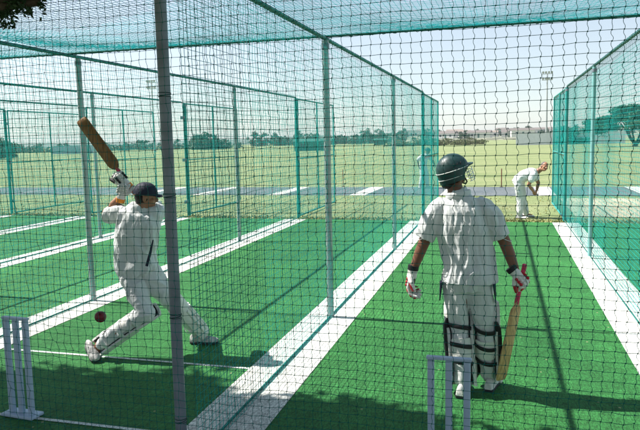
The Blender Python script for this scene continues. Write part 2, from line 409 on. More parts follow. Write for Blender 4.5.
divider('L5', 9.0, 'farthest teal net fence at the left edge of the view', [(15.3, .04, 'teal_steel')], r=.0015, bays=((9.0, 15.3),))
divider('R1', 3.38, 'bright teal net fence on the helmeted batsman\'s right with slender posts', [(6.66, .036, 'teal_steel'), (10.92, .031, 'pale_teal'), (15.3, .036, 'teal_steel')], r=.0026)

def end_frame(key, label, x1=None, dx=.0, y1=YE):
    """frame of pipe and net that carries on past the end of the turf"""
    x = LX[key]; y0 = 15.42; org = (x, y0, 0)
    t = empty('net_gate', org, label, 'net gate', 'net gates past the end of the turf')
    f = MB(); X0 = 0; L = y1-y0
    P = lambda y, z: (dx*y/L, y, z)
    for a, b in ((P(0, .05), P(0, 2.97)), (P(L, .05), P(L, 2.97)), (P(L*.5, .05), P(L*.5, 2.97))):
        f.tube([a, b], .021, 10)
    for z in (.06, 1.5, 2.97): f.tube([P(0, z), P(L, z)], .020 if z != 1.5 else .015, 10)
    f.build('frame', M['teal_steel'], t)
    for z in (.4, 1.5, 2.6): MB().box((-.03, -.13, z-.04), (.03, .0, z+.04)).build('hinge', M['galv_dark'], t, False)
    nu = int(L/.05)
    netting('netting', M['net_side'], t, org, (x+.02, y0, .06), (0, 1, 0), (0, 0, 1), nu, 58, L/nu, .0016 if key not in ('R1', 'L1') else .0022, jit=.06, cv=.05, njit=.03)
    return t
end_frame('L1', 'teal net gate beside the far white figure, behind the helmet')
end_frame('R1', 'teal net gate just right of the stooping bowler')
end_frame('L2', 'teal net gate at the far end of the capped batsman\'s fence')
end_frame('L3', 'teal net gate second from the centre on the left, past the turf')
end_frame('L4', 'teal net gate seen above the raised bat')
end_frame('L5', 'teal net gate farthest left past the turf end')

# crossbars and roof nets over the first bay
org = (LX['L4'], 6.66, RAILZ)
cb = empty('crossbar', (LX['L5'], 6.7, RAILZ), 'dark green rope edged crossbar running over all lanes under the roof net', 'crossbar')
pipe('bar', (LX['L5'], 6.7, RAILZ+.03), (5.5, 6.7, RAILZ+.03), .0135, M['rope'], cb, (LX['L5'], 6.7, RAILZ), 8)
pts = [(.022*k*1.0, .019*math.cos(k*1.2), .03 + .019*math.sin(k*1.2)) for k in range(860)]
MB().tube(pts, .003, 4).build('lashing', M['net_dark'], cb)
edges = [('R1', 4.5, LX['R1'], 'roof netting over the lane right of the helmeted batsman'), ('L1', LX['R1'], LX['L1'], 'roof netting over the helmeted batsman\'s lane'),
         ('L2', LX['L1'], LX['L2'], 'roof netting over the capped batsman\'s lane'), ('L3', LX['L2'], LX['L3'], 'roof netting over the empty lane beyond the capped batsman'), ('L4', LX['L3'], LX['L4'], 'roof netting over the second empty lane on the left')]
for k, xb, xa, lab in edges:
    Lx = xb-xa; nu = int(Lx/.042); nv = int((6.68-YNET)/.042)
    V, F = net_arrays((xa+.0, YNET, RAILZ+.035), (1, 0, 0), (0, 1, 0), nu, nv, Lx/nu, .0016, jit=.05, bend=0, njit=.03, cv=(6.68-YNET)/nv)
    V = V - np.array((xa, YNET, 0)); d = np.sin(np.pi*np.clip(V[:, 0]/Lx, 0, 1))*np.sin(np.pi*np.clip(V[:, 1]/3.44, 0, 1)); V[:, 2] -= .16*d
    o = link('roof_net', np_mesh('roof_net', V, F), M['net_roof']); o.location = (xa, YNET, 0)
    tag(o, 'teal ' + lab, 'roof net', 'roof nets over the near end of the lanes')
# big near post and the net across the near end
pt = empty('corner_post', (-1.868, 3.36, 0), 'dark grey steel post nearest the camera between the two lanes', 'post')
MB().tube([(0, 0, 0), (0, 0, 3.1)], .034, 28).build('pipe', M['galv_dark'], pt)
MB().tube([(0, 0, 3.1), (0, 0, 3.12)], .04, 28).build('cap', M['galv_dark'], pt)
for z0 in (.25, .9, 1.62, 2.2, 2.75):                              # ties that hold the netting to the post
    pts = [(.0362*math.cos(k*.6), .0362*math.sin(k*.6), z0 + k*.0011 + .006*math.sin(k*.31)) for k in range(34)]
    MB().tube(pts, .0022, 4).build('tie', M['net_dark'], pt)
bn = empty('net_wall', (0, YNET, 0), 'dark knotted net wall across the near end of the lanes that everything is seen through', 'net')
nu = int(10.5/.0505)
netting('netting', M['net'], bn, (0, YNET, 0), (-7.0, YNET, .01), (1, 0, 0), (0, 0, 1), nu, 60, .0505, .00128, jit=.07, bend=.085, bendx=True, belly=.02, cv=.0500, sides=5, knots=True, knot_r=.0044)
pipe('bottom_rope', (-7.0, YNET, .012), (3.6, YNET, .012), .009, M['rope'], bn, (0, YNET, 0), 6)
pipe('top_rope', (-7.0, YNET, 3.02), (3.6, YNET, 3.02), .012, M['rope'], bn, (0, YNET, 0), 6)

# ------------------------------------------------------------------ wickets
def wicket(x, y, label, sp, h, rz=0, tilt=0):
    t = empty('wicket', (x, y, .008), label, 'wicket', 'white plastic wickets', rz)
    for i in (-1, 0, 1):
        # flattened square-ish stump with softened corners
        a = .0195; rings = []
        for z, k in ((.02, 1), (h-.012, 1), (h-.004, .93)):
            rings.append([(i*sp + k*a*np.sign(math.cos(q))*abs(math.cos(q))**.45, k*a*np.sign(math.sin(q))*abs(math.sin(q))**.45, z) for q in np.linspace(0, 2*math.pi, 21)[:-1]])
        MB().ring_loft(rings).build('stump', M['plastic'], t)
    b = MB(); b.box((-sp-.026, -.018, h-.003), (sp+.026, .018, h+.016)); b.build('bail', M['plastic'], t, False, .005)
    p = MB(); p.box((-sp-.055, -.06, 0), (sp+.055, .06, .022)); p.build('base_plate', M['plastic'], t, False, .006)
    return t
wicket(-.283, 3.63, 'white plastic wicket standing upright behind the helmeted batsman', .1025, .668)
wicket(-3.335, 3.70, 'white plastic wicket on a flat base at the lower left corner', .088, .715, rz=R(-4))
def loose_stump(x, y, label, h=.72):
    t = empty('stump', (x, y, 0), label, 'stump', 'wooden stumps at the bowling end')
    for d in (-.045, 0, .045): pass
    MB().tube([(0, 0, 0), (0, 0, h-.05), (0, 0, h-.02), (0, 0, h)], [.021, .020, .018, .01], 10).build('shaft', M['wood'], t)
    MB().tube([(0, 0, .002), (0, 0, .02)], .07, 14).build('foot', M['black'], t)
loose_stump(-.02, 25.5, 'thin brown wooden stump on the grass left of the stooping bowler')
loose_stump(-6.35, 25.9, 'thin brown wooden stump far off in the lane beyond the teal net fence')

# ball in flight
bl = empty('cricket_ball', (-2.43, 3.42, .868), 'dark red leather cricket ball in the air by the front foot of the capped batsman', 'ball')
MB().ell((0, 0, 0), .036, 32, 20).build('leather', M['ball'], bl)
s = MB()
for k in (-.0035, 0, .0035):
    q = Quaternion((.3, .9, .2), .9); s.tube([q @ Vector((.0358*math.cos(a), .0358*math.sin(a), k)) for a in np.linspace(0, 6.283, 33)], .0009, 4)
s.build('seam', M['ball'], bl)

# ------------------------------------------------------------------ people
def nz3(p, fx, fy, fz): return noise.noise(Vector((p.x*fx, p.y*fy, p.z*fz)))
def fold_cloth(ax=(16, 16, 5), amp=.008, fine=.003, seed=0.0, grad=None):
    def f(p):
        q = p + Vector((seed, seed*.7, 0)); wv = Vector((nz3(q, 5, 5, 5), nz3(q+Vector((3, 1, 2)), 5, 5, 5), 0))*.05; q = q + wv
        a = 1-abs(nz3(q, *ax))*2.6
        b = nz3(q + Vector((9, 4, 1)), ax[0]*2.2, ax[1]*2.2, ax[2]*2.2)
        c = nz3(q*1.0 + Vector((p.z*.35, 2, 7)), ax[0]*1.5, ax[1]*1.5, ax[2]*3.2)
        return amp*(a-.5)*(grad(p) if grad else 1) + fine*.75*(1-abs(b)*4) + fine*.65*max(0, 1-abs(c)*8)
    return f
class Body:
    """collects shapes in world coordinates relative to an origin"""
    def __init__(s, org): s.o = Vector(org); s.mb = MB()
    def L(s, p): return Vector(p) - s.o
    def tube(s, pts, radii, side=None, n=16): s.mb.tube([s.L(p) for p in pts], radii, n, side); return s
    def limb(s, pts, radii, side=None, n=16):
        s.tube(pts, radii, side, n)
        for p, r in zip(pts, radii):
            rr = min(r) if isinstance(r, tuple) else r; s.mb.ell(s.L(p), rr*.98, 12, 8)
        return s
    def ell(s, c, r, rot=None, n=18, m=12): s.mb.ell(s.L(c), r, n, m, rot); return s
def basis(f, u):
    f = Vector(f).normalized(); u = Vector(u); u = (u - f*u.dot(f)).normalized(); r = f.cross(u)
    return Matrix((r, f, u)).transposed()          # columns: right, forward, up
def head_shapes(B, c, f, u, s=1.0):
    q = basis(f, u); c = Vector(c); T = lambda x, y, z: c + q @ Vector((x*s, y*s, z*s))
    B.ell(T(0, -.012, .025), (.074*s, .094*s, .092*s), q); B.ell(T(0, .018, -.04), (.060*s, .070*s, .072*s), q)
    B.ell(T(0, .062, -.085), (.030*s, .026*s, .024*s), q)             # chin
    B.ell(T(0, .093, -.022), (.012*s, .020*s, .024*s), q); B.ell(T(0, .098, -.034), (.016*s, .014*s, .010*s), q)
    B.ell(T(0, .080, -.062), (.024*s, .012*s, .007*s), q); B.ell(T(0, .080, .018), (.045*s, .014*s, .010*s), q)
    for k in (-1, 1):
        B.ell(T(k*.076, -.005, -.018), (.010*s, .020*s, .032*s), q); B.ell(T(k*.042, .062, -.03), (.022*s, .02*s, .02*s), q)
    return q, T
def hand_shapes(B, wrist, a, n, side, curl=(35, 45, 35), s=1.0, fr=.0088, thumb_in=.6, palm=True, fanout=.05):
    """palm and five fingers; a: wrist to knuckles, n: the way the back of the hand faces, side: +1/-1 thumb side"""
    a = Vector(a).normalized(); n = Vector(n); n = (n - a*n.dot(a)).normalized(); wv = a.cross(n)*side; W = Vector(wrist); chains = []
    if palm:
        rot = Matrix((wv, a, n)).transposed()
        B.ell(W + a*.05*s, (.042*s, .055*s, .017*s), rot); B.tube([W - a*.02*s, W + a*.03*s], [.026*s, .030*s])
    for i, (off, ln) in enumerate(((.032, .88), (.011, 1.0), (-.011, .95), (-.032, .78))):
        p = W + a*(.090 - .006*abs(i-1.3))*s + wv*off*s; d = (a + wv*(off*fanout*30)).normalized(); pts = [p - a*.03*s, p]; ang = 0
        for cv, sl in zip(curl, (.043, .027, .021)):
            ang += R(cv + (i-1.5)*3); p = p + (d*math.cos(ang) - n*math.sin(ang))*sl*ln*s; pts.append(p)
        B.limb(pts, [fr*s*1.05, fr*s*1.1, fr*s, fr*s*.92, fr*s*.75], n=10); chains.append(pts)
    p = W + a*.028*s + wv*.028*s; d = (a*.75 + wv*.75 - n*thumb_in).normalized(); d2 = (a*1.0 + wv*.15 - n*thumb_in).normalized()
    tp = [W + a*.015*s, p, p + d*.036*s, p + d*.036*s + d2*.028*s, p + d*.036*s + d2*.05*s]
    B.limb(tp, [fr*s*1.3, fr*s*1.5, fr*s*1.2, fr*s*1.05, fr*s*.8], n=10); chains.append(tp)
    return a, n, wv, chains
def glove(root, org, wrist, a, n, side, curl, c_main, c_pad, c_cuff, s=1.22):
    B = Body(org); a_, n_, w_, ch = hand_shapes(B, wrist, a, n, side, curl, s, .0125)
    B.tube([Vector(wrist)-a_*.045, Vector(wrist)+a_*.02], [.040, .037])
    g = fuse('batting_glove', B.mb, M[c_main], root, .0045, 2)
    for grp, cm in (((0, 3), c_pad), ((1, 2), c_main)):
        for i in grp:
            P = Body(org); pts = ch[i]
            for j in range(1, 4):
                mid = (pts[j]+pts[j+1])/2; dd = (pts[j+1]-pts[j]); L = dd.length; dd.normalize(); nn = n_ - dd*n_.dot(dd); nn = nn.normalized() if nn.length > .1 else a_
                wd = dd.cross(nn); rot = Matrix((wd, dd, nn)).transposed()
                P.ell(mid + nn*.010, (.0125, L*.53, .0115), rot, 12, 8)
            q0 = pts[1]; 
            for j in range(3):
                c = q0 - a_*(.014+.024*j) + n_*.018; P.ell(c, (.0120, .0135, .011), Matrix((w_, a_, n_)).transposed(), 12, 8)
            P.mb.build('padding', M[cm], g)
    pl = Body(org); pl.ell(Vector(wrist)+a_*.055*s-n_*.012*s, (.034*s, .045*s, .012*s), Matrix((w_, a_, n_)).transposed()); pl.mb.build('palm', M['black'], g)
    C = Body(org); C.tube([Vector(wrist)-a_*.055, Vector(wrist)-a_*.02], [.0425, .0415]); C.mb.build('wrist_strap', M[c_cuff], g)
    T = Body(org); pts = ch[4]; T.tube([pts[2]+n_*.006, pts[3]+n_*.006, pts[4]], [.016, .017, .013], n=12); T.mb.build('thumb_guard', M[c_pad], g)
    return g
def shoe(root, org, heel, toe, m='shoe', up_=(0, 0, 1), laces=True):
    heel = Vector(heel); toe = Vector(toe); d = (toe-heel).normalized(); U = Vector(up_); U = (U - d*U.dot(d)).normalized(); S = d.cross(U); L = (toe-heel).length
    rings = []; sol = []
    for t, wd, h in ((0, .026, .055), (.06, .034, .075), (.2, .038, .088), (.38, .038, .086), (.55, .042, .062), (.75, .048, .047), (.9, .042, .038), (1.0, .020, .025)):
        c = heel + d*L*t; ring = []
        for k in range(16):
            an = 2*math.pi*k/16; x = math.cos(an)*wd; z = max(0, math.sin(an))*h + .018; z = z if math.sin(an) > 0 else .018
            ring.append(c + S*x + U*z - Vector(org))
        rings.append(ring)
        sol.append([c + S*(wd+.005)*sx + U*z - Vector(org) for sx, z in ((-1, 0), (1, 0), (1, .021), (-1, .021))])
    o = MB().ring_loft(rings).build('shoe', M[m], root)
    MB().ring_loft(sol).build('sole', M['sole'], o, False, .003)
    st = MB()
    for t in (.42, .48, .54): 
        c = heel + d*L*t; st.tube([c - S*.03 + U*.078 - Vector(org) - U*(t-.42)*.18, c + U*.092 - Vector(org)- U*(t-.42)*.2, c + S*.03 + U*.078 - Vector(org)- U*(t-.42)*.18], .003, 5)
    st.build('lace', M['black'] if m != 'shoe' else M['white_trim'], o)
    return o
def leg_pad(root, org, knee, ankle, front, r=.078, straps=(.12, .50, .82), top=.20, wing=118, out=None, strap='black'):
    """padded guard round the front of the leg, wings past the sides, dark lining, straps behind"""
    K = Vector(knee); A = Vector(ankle); ax = (K-A); L = ax.length; ax.normalize(); F = Vector(front); F = (F-ax*F.dot(ax)).normalized(); S = ax.cross(F); O = Vector(org)
    def shell(r0, r1, z0, z1, aw, n=18, m=14):
        mb = MB(); rings = []
        for i in range(m+1):
            t = i/m; z = z0+(z1-z0)*t; fl = 1 + .10*max(0, t-.45) + .10*max(0, .12-t)*4
            wdt = aw*(1 - 1.5*max(0, t-.66) - .2*max(0, .12-t)*4); c = A + ax*z; ring = []
            for k in range(n+1):
                a = R(-wdt + 2*wdt*k/n); ring.append(c + (F*math.cos(a)*r1*1.05 + S*math.sin(a)*r1)*fl - O)
            for k in range(n, -1, -1):
                a = R(-wdt + 2*wdt*k/n); ring.append(c + (F*math.cos(a)*r0*1.05 + S*math.sin(a)*r0)*fl - O)
            rings.append(ring)
        return mb.ring_loft(rings)
    g = shell(r*1.12, r*1.42, -.05, L+top, wing).build('leg_pad', M['pad'], root)
    shell(r*1.02, r*1.11, -.03, L+top-.02, wing+4).build('lining', M['black'], g)
    for t in straps:
        c = A + ax*(L*t + .02); mb = MB(); 
        pts = [c + (-F*math.cos(a)*1.12 + S*math.sin(a)*1.05)*r*1.16 + ax*.018*math.sin(a) - O for a in np.linspace(-1.5, 1.5, 15)]
        mb.tube(pts, [(.016, .0035)]*15, 8, side=tuple(ax)); mb.build('strap', M[strap], g)
    ribs = MB()
    for a0 in (-50, -25, 0, 25, 50):
        a = R(a0); pts = [A + ax*z + (F*math.cos(a)*1.05 + S*math.sin(a))*r*1.40*1.0 - O for z in np.linspace(0, L*.72, 8)]
        ribs.tube(pts, .014, 8)
    ribs.build('rib', M['pad'], g)
    if out is not None:                                                  # dark inner face of the flared outer wing
        sg = 1 if S.dot(Vector(out)) > 0 else -1; rings = []
        for z, w0 in ((-.02, .01), (.03, .03), (L*.4, .034), (L*.85, .040), (L+.03, .036), (L+.08, .01)):
            c = A + ax*z; i0 = R(112); ring = []
            for rr_ in (r*1.10, r*1.10+.012, r*1.18+w0*.6, r*1.22+w0): ring.append(c + F*math.cos(i0)*rr_ + S*sg*math.sin(i0)*rr_ - O)
            for rr_ in (r*1.22+w0, r*1.18+w0*.6, r*1.10+.012, r*1.10): ring.append(c + F*math.cos(R(104))*rr_ + S*sg*math.sin(R(104))*rr_ - O)
            rings.append(ring)
        MB().ring_loft(rings).build('side_wing', M['black'], g)
    wing_ = MB(); c = A + ax*(L*.62)                                     # calf flap closed across the back of the leg
    rings = []
    for z in (-.075, -.06, .06, .075):
        k = .9 if abs(z) > .07 else 1
        rr = []
        for a in np.linspace(-.95, .95, 11): rr.append(c + ax*z + (-F*math.cos(a*k) + S*math.sin(a*k))*r*1.19 - O)
        for a in np.linspace(.95, -.95, 11): rr.append(c + ax*z + (-F*math.cos(a*k) + S*math.sin(a*k))*r*1.05 - O)
        rings.append(rr)
    wing_.ring_loft(rings).build('calf_flap', M['pad'], g)
    return g
def bat(top, toe, face, wood, label, grip='pink', L=.87, band=False):
    """top of handle, toe of blade, the way the flat face looks"""
    T = Vector(top); E = Vector(toe); d = (E-T).normalized(); F = Vector(face); F = (F - d*F.dot(d)).normalized(); S = d.cross(F)
    L = (E-T).length; hl = .30*L/.87; t = empty('cricket_bat', T, label, 'cricket bat', 'cricket bats held by the batsmen')
    rings = []
    for k, w_, th, sp in ((hl-.035, .014, .014, .012), (hl-.01, .018, .014, .014), (hl+.012, .036, .013, .018), (hl+.03, .050, .013, .022), (hl+.06, .054, .012, .026), (hl+.25, .054, .012, .036), (hl+.40, .054, .013, .042), (L-.04, .054, .012, .026), (L-.012, .050, .010, .018), (L, .040, .006, .012)):
        c = d*k
        pts = [(-w_, .0), (-w_, .6*th), (-w_*.9, th), (w_*.9, th), (w_, .6*th), (w_, 0), (w_*.55, -sp*.55), (w_*.12, -sp), (-w_*.12, -sp), (-w_*.55, -sp*.55)]
        rings.append([c + S*x + F*y for x, y in pts])
    b = MB().ring_loft(rings).build('blade', M[wood], t)
    MB().tube([d*0, d*.006, d*.02, d*(hl*.5), d*(hl-.03), d*(hl-.01)], [.012, .0175, .0165, .0165, .0175, .016], 16).build('grip', M[grip], t)
    if band:
        r2 = [[d*k + S*x*1.03 + F*y*1.05 for x, y in ((-w_, .012), (w_, .012), (w_, -.004), (0, -.02), (-w_, -.004))] for k, w_ in ((hl-.012, .021), (hl+.016, .040))]
        MB().ring_loft(r2).build('band', M['black'], b)
    return t

# ---- helmeted batsman, seen from behind
O2 = Vector((-.21, 4.86, 0))
p2 = empty('person', O2, 'batsman in dark green helmet and white leg pads seen from behind, bat lowered', 'person', 'people on the cricket ground')
B = Body(O2)
hf = Vector((.62, .78, -.10)); hq, T = head_shapes(B, (-.352, 4.89, 1.665), hf, (.06, -.02, 1))
B.tube([(-.345, 4.87, 1.60), (-.315, 4.85, 1.48)], [.055, .066])
B.tube([(-.235, 4.86, .84), (-.235, 4.86, 1.0), (-.26, 4.86, 1.2), (-.285, 4.86, 1.36), (-.30, 4.86, 1.45), (-.31, 4.86, 1.52)], [(.15, .10), (.145, .095), (.16, .10), (.165, .10), (.11, .07), (.055, .05)], side=(1, 0, 0))
LW = Vector((-.652, 4.83, .925)); RW = Vector((.105, 4.80, .955))
B.limb([(-.46, 4.86, 1.40), (-.52, 4.86, 1.30), (-.562, 4.86, 1.165), (-.60, 4.85, 1.07), LW], [.05, .05, .045, .042, .030])
B.limb([(-.12, 4.86, 1.40), (-.045, 4.86, 1.31), (.022, 4.86, 1.175), (.06, 4.84, 1.08), RW], [.05, .05, .045, .042, .030])
hand_shapes(B, LW, (-.18, -.02, -1), (-.88, .12, .1), -1, (30, 40, 30), 1.0)
hand_shapes(B, RW + Vector((-.005, 0, 0)), (.55, -.05, -.62), (.45, -.75, .3), 1, (75, 80, 60), .95)
for hx, kx, ky, axx, ay in ((-.315, -.300, 4.87, -.275, 4.80), (-.155, -.105, 4.89, -.085, 4.97)):
    B.limb([(hx, 4.86, .86), (kx, ky, .50), (kx*.5+axx*.5, (ky+ay)/2-.01, .32), (axx, ay, .10)], [.085, .056, .055, .036])
    B.limb([(axx, ay, .08), (axx, ay+.12, .05)], [.036, .03])
fuse('body', B.mb, M['skin_dark'], p2, .0065, 3)
S = Body(O2)
S.tube([(-.228, 4.86, .865), (-.228, 4.86, .90), (-.232, 4.86, 1.0), (-.25, 4.86, 1.15), (-.275, 4.86, 1.30), (-.29, 4.86, 1.40), (-.30, 4.86, 1.465), (-.305, 4.86, 1.515)],
       [(.208, .150), (.206, .150), (.196, .138), (.198, .132), (.208, .130), (.208, .118), (.150, .095), (.080, .078)], side=(1, 0, 0), n=28)
S.limb([(-.43, 4.86, 1.425), (-.49, 4.86, 1.35)], [.078, .084]); S.tube([(-.49, 4.86, 1.35), (-.565, 4.86, 1.19)], [.084, .078])
S.limb([(-.14, 4.86, 1.425), (-.08, 4.86, 1.36)], [.078, .082]); S.tube([(-.08, 4.86, 1.36), (.005, 4.86, 1.205)], [.082, .076])
S.tube([(-.305, 4.862, 1.495), (-.325, 4.862, 1.555)], [(.085, .080), (.074, .072)], side=(1, 0, 0), n=24)        # collar
def g2(p): return 1.0
sh = fuse('shirt', S.mb, M['shirt'], p2, .007, 3, fold_cloth((15, 12, 2.8), .012, .003, 2.3))
cl = MB(); pts = [Vector((-.312, 4.862, 1.53))-O2 + Vector((.090*math.cos(a), .084*math.sin(a), -.018*math.sin(a)*-1)) for a in np.linspace(0, 2*math.pi, 25)]
cl.tube(pts, [(.006, .026)]*25, 8, side=(0, 0, 1)) if False else None
for pts, rr in (([(-.228 + .2085*math.cos(a), 4.86 + .1505*math.sin(a), .872) for a in np.linspace(0, 6.283, 41)], .0022),
                ([(-.563 + .079*math.cos(a)*.96, 4.86 + .078*math.sin(a), 1.197 + .030*math.cos(a)) for a in np.linspace(0, 6.283, 25)], .002),
                ([(.003 + .077*math.cos(a)*.9, 4.86 + .076*math.sin(a), 1.212 - .034*math.cos(a)) for a in np.linspace(0, 6.283, 25)], .002)):
    hm = Body(O2); hm.tube(pts, [rr]*len(pts), n=6); hm.mb.build('hem', M['shirt'], sh)
cr = Body(O2); cr.tube([(-.312 + .088*math.cos(a), 4.862 + .083*math.sin(a), 1.522 + .012*math.cos(a*1.0) ) for a in np.linspace(0, 6.283, 33)], [(.024, .0055)]*33, side=(0, 0, 1), n=8); cr.mb.build('collar', M['shirt'], sh)
S = Body(O2)
S.tube([(-.235, 4.86, .97), (-.235, 4.86, .88), (-.232, 4.86, .80)], [(.172, .125), (.182, .132), (.175, .12)], side=(1, 0, 0), n=28)
S.limb([(-.325, 4.86, .86), (-.318, 4.865, .68), (-.303, 4.87, .50), (-.290, 4.83, .30), (-.277, 4.80, .13)], [.100, .092, .078, .074, .064])
S.limb([(-.150, 4.86, .86), (-.128, 4.875, .68), (-.107, 4.89, .50), (-.095, 4.93, .30), (-.087, 4.965, .13)], [.100, .092, .078, .074, .064])
tr = fuse('trousers', S.mb, M['trouser'], p2, .007, 3, fold_cloth((14, 14, 3.2), .012, .003, 5.1))
for k, (x, y) in enumerate(((-.047, 4.85), (-.432, 4.85))):
    pk = MB(); pk.tube([Vector((x, y-.05, .87))-O2, Vector((x+.012*(1 if k == 0 else -1), y-.03, .72))-O2], [(.012, .03), (.004, .01)], 8); pk.build('side_stripe', M['navy'], tr)
leg_pad(p2, O2, (-.303, 4.87, .50), (-.275, 4.80, .12), (-.22, 1, 0), .074, straps=(.30, .62, .98), out=(-1, 0, 0))
leg_pad(p2, O2, (-.107, 4.89, .50), (-.087, 4.97, .12), (.22, 1, 0), .074, straps=(.30, .62, .98), out=(1, 0, 0))
shoe(p2, O2, (-.285, 4.70, .008), (-.255, 4.98, .008)); shoe(p2, O2, (-.085, 4.87, .008), (-.03, 5.14, .008))
glove(p2, O2, LW, (-.18, -.02, -1), (-.88, .12, .1), -1, (32, 42, 30), 'glove_w', 'red', 'black', 1.32)
glove(p2, O2, RW + Vector((-.005, 0, 0)), (.55, -.05, -.62), (.45, -.75, .3), 1, (75, 80, 60), 'glove_w', 'red', 'black')
# helmet
def helmet(root, org, c, f, u, s=1.0):
    q = basis(f, u); c = Vector(c); O = Vector(org); W = lambda x, y, z: c + q @ Vector((x*s, y*s, z*s)) - O
    mb = MB(); N = 32; rings = []
    for i in range(0, 13):
        t = (math.pi*.5)*(1 - i/12)  # from rim up
        z = math.sin(math.pi*.5 - t)
        k = math.cos(math.pi*.5 - t)
        rings.append([W(.112*k*math.cos(a), (.135 if math.sin(a) < 0 else .128)*k*math.sin(a), .005 + .128*z) for a in np.linspace(0, 2*math.pi, N, endpoint=False)])
    low = []                                                        # skirt: deeper at the nape and over the ears
    for dz in (0, 1):
        low.append([W(.112*math.cos(a)*(1-.05*dz), .135*math.sin(a)*(1-.03*dz), .005 - dz*(.085 if math.sin(a) < -.2 else (.085 if math.sin(a) < .35 else .012))) for a in np.linspace(0, 2*math.pi, N, endpoint=False)])
    mb.ring_loft([low[1]] + rings[:-1] + [[W(.004*math.cos(a), .004*math.sin(a), .1335) for a in np.linspace(0, 2*math.pi, N, endpoint=False)]], cap=True)
    h = mb.build('helmet', M['helmet'], root)
    pk = MB(); top = []; rr = []
    for j, (ext, z) in enumerate(((.0, .020), (.035, .016), (.06, .008))):
        rr.append([W((.100-.10*ext)*math.sin(a), (.118+ext)*math.cos(a)*1.0 if True else 0, z) for a in np.linspace(-1.15, 1.15, 15)])
    b = len(pk.v)
    R_ = [rr[0] + [p - (q @ Vector((0, 0, .008))) for p in rr[0][::-1]], rr[1] + [p - (q @ Vector((0, 0, .008))) for p in rr[1][::-1]], rr[2] + [p - (q @ Vector((0, 0, .008))) for p in rr[2][::-1]]]
    pk.ring_loft(R_).build('peak', M['helmet'], h)
    tr_ = MB(); tr_.tube([W(.1145*math.cos(a), (.137 if math.sin(a) < 0 else .130)*math.sin(a), .008) for a in np.linspace(0, 2*math.pi, 49)], .0030, 6); tr_.build('piping', M['white_trim'], h)
    tr_ = MB(); tr_.tube([W(.1105*math.cos(a), .134*math.sin(a), -.045) for a in np.linspace(math.pi*.98, 2.02*math.pi, 29)], .0022, 6); tr_.build('piping', M['white_trim'], h)
    gr = MB()
    for z in (-.035, -.062, -.089, -.112):
        gr.tube([W(.104*math.sin(a), .060 + .082*math.cos(a), z) for a in np.linspace(-1.55, 1.55, 17)], .0028, 6)
    for x in (-.05, .05, -.107, .107):
        y = .060+.082*math.sqrt(max(0, 1-(x/.108)**2)); gr.tube([W(x, y, -.015), W(x, y, -.112)], .0028, 6)
    gr.build('face_guard', M['steel'], h)
    vents = MB()
    for x in (-1, 1):
        for k in range(3): vents = MB(); vents.ell(W(x*.103, -.03+.03*k, .045), (.004, .008, .014), 8, 6); vents.build('vent', M['black'], h)
    st = MB(); st.tube([W(-.09, .03, -.06), W(-.07, .05, -.11), W(0, .07, -.135), W(.07, .05, -.11), W(.09, .03, -.06)], .006, 6); st.build('chin_strap', M['black'], h)
    return h
helmet(p2, O2, (-.352, 4.88, 1.700), (.82, .50, .30), (-.3, -.1, 1), .955)
hb = Body(O2); hb.ell(T(0, -.045, -.03), (.070, .062, .070), hq); hb.ell(T(0, -.052, -.075), (.052, .038, .035), hq); fuse('hair', hb.mb, M['hair'], p2, .007, 2, lambda p: .003*nz3(p, 60, 60, 20))
bat((.166, 4.812, 1.02), (.003, 4.86, .115), (.75, -.65, .1), 'willow', 'pale willow bat with pink grip hanging from the helmeted batsman\'s right hand')

# ---- capped batsman following through
O1 = Vector((-3.2, 5.1, 0))
p1 = empty('person', O1, 'batsman in navy cap and whites with a wide stance, arms swung up high', 'person', 'people on the cricket ground')
HC = Vector((-3.085, 5.13, 1.475)); hf1 = Vector((.93, .36, -.14))
B = Body(O1); hq1, T1 = head_shapes(B, HC, hf1, (0, 0, 1), .97)
B.tube([HC + Vector((-.015, 0, -.03)), (-3.13, 5.12, 1.35)], [.056, .068])
kA = Vector((-3.075, 4.98, .435)); aA = Vector((-3.51, 4.88, .135)); kB = Vector((-2.945, 5.26, .47)); aB = Vector((-2.83, 5.50, .13))
B.tube([(-3.21, 5.12, .80), (-3.215, 5.1, .95), (-3.20, 5.1, 1.12), (-3.18, 5.11, 1.25), (-3.17, 5.12, 1.34)], [(.14, .10), (.135, .10), (.155, .11), (.165, .11), (.10, .08)], side=(1, .3, 0))
lE = Vector((-3.50, 5.12, 1.325)); lW = Vector((-3.345, 5.13, 1.475)); rE = Vector((-3.20, 5.42, 1.36)); rW = Vector((-3.318, 5.17, 1.592))
B.limb([(-3.335, 5.12, 1.33), lE, (lE+lW)/2, lW], [.052, .043, .040, .029]); B.limb([(-3.05, 5.18, 1.33), rE, (rE+rW)/2, rW], [.052, .043, .040, .029])
hd = (Vector((-3.72, 5.1, 2.166)) - Vector((-3.254, 5.1, 1.517))).normalized()
hand_shapes(B, lW, (.30, .0, .9), (.2, -.95, .1), 1, (75, 80, 55), .95); hand_shapes(B, rW, (-.55, -.3, .8), (.5, -.7, .3), -1, (75, 80, 55), .95)
B.limb([(-3.27, 5.09, .80), kA, (kA+aA)/2, aA], [.085, .056, .054, .036]); B.limb([(-3.13, 5.14, .80), kB, (kB+aB)/2, aB], [.085, .056, .054, .036])
B.limb([aA, aA + Vector((-.02, .02, -.09))], [.034, .03])
fuse('body', B.mb, M['skin'], p1, .0065, 3)
S = Body(O1)
S.tube([(-3.20, 5.12, .79), (-3.215, 5.1, .86), (-3.215, 5.1, .98), (-3.19, 5.1, 1.10), (-3.17, 5.11, 1.22), (-3.17, 5.12, 1.31), (-3.155, 5.12, 1.36), (-3.14, 5.12, 1.405)],
       [(.196, .160), (.196, .150), (.186, .138), (.202, .140), (.215, .14), (.195, .125), (.13, .095), (.075, .07)], side=(1, .2, 0), n=28)
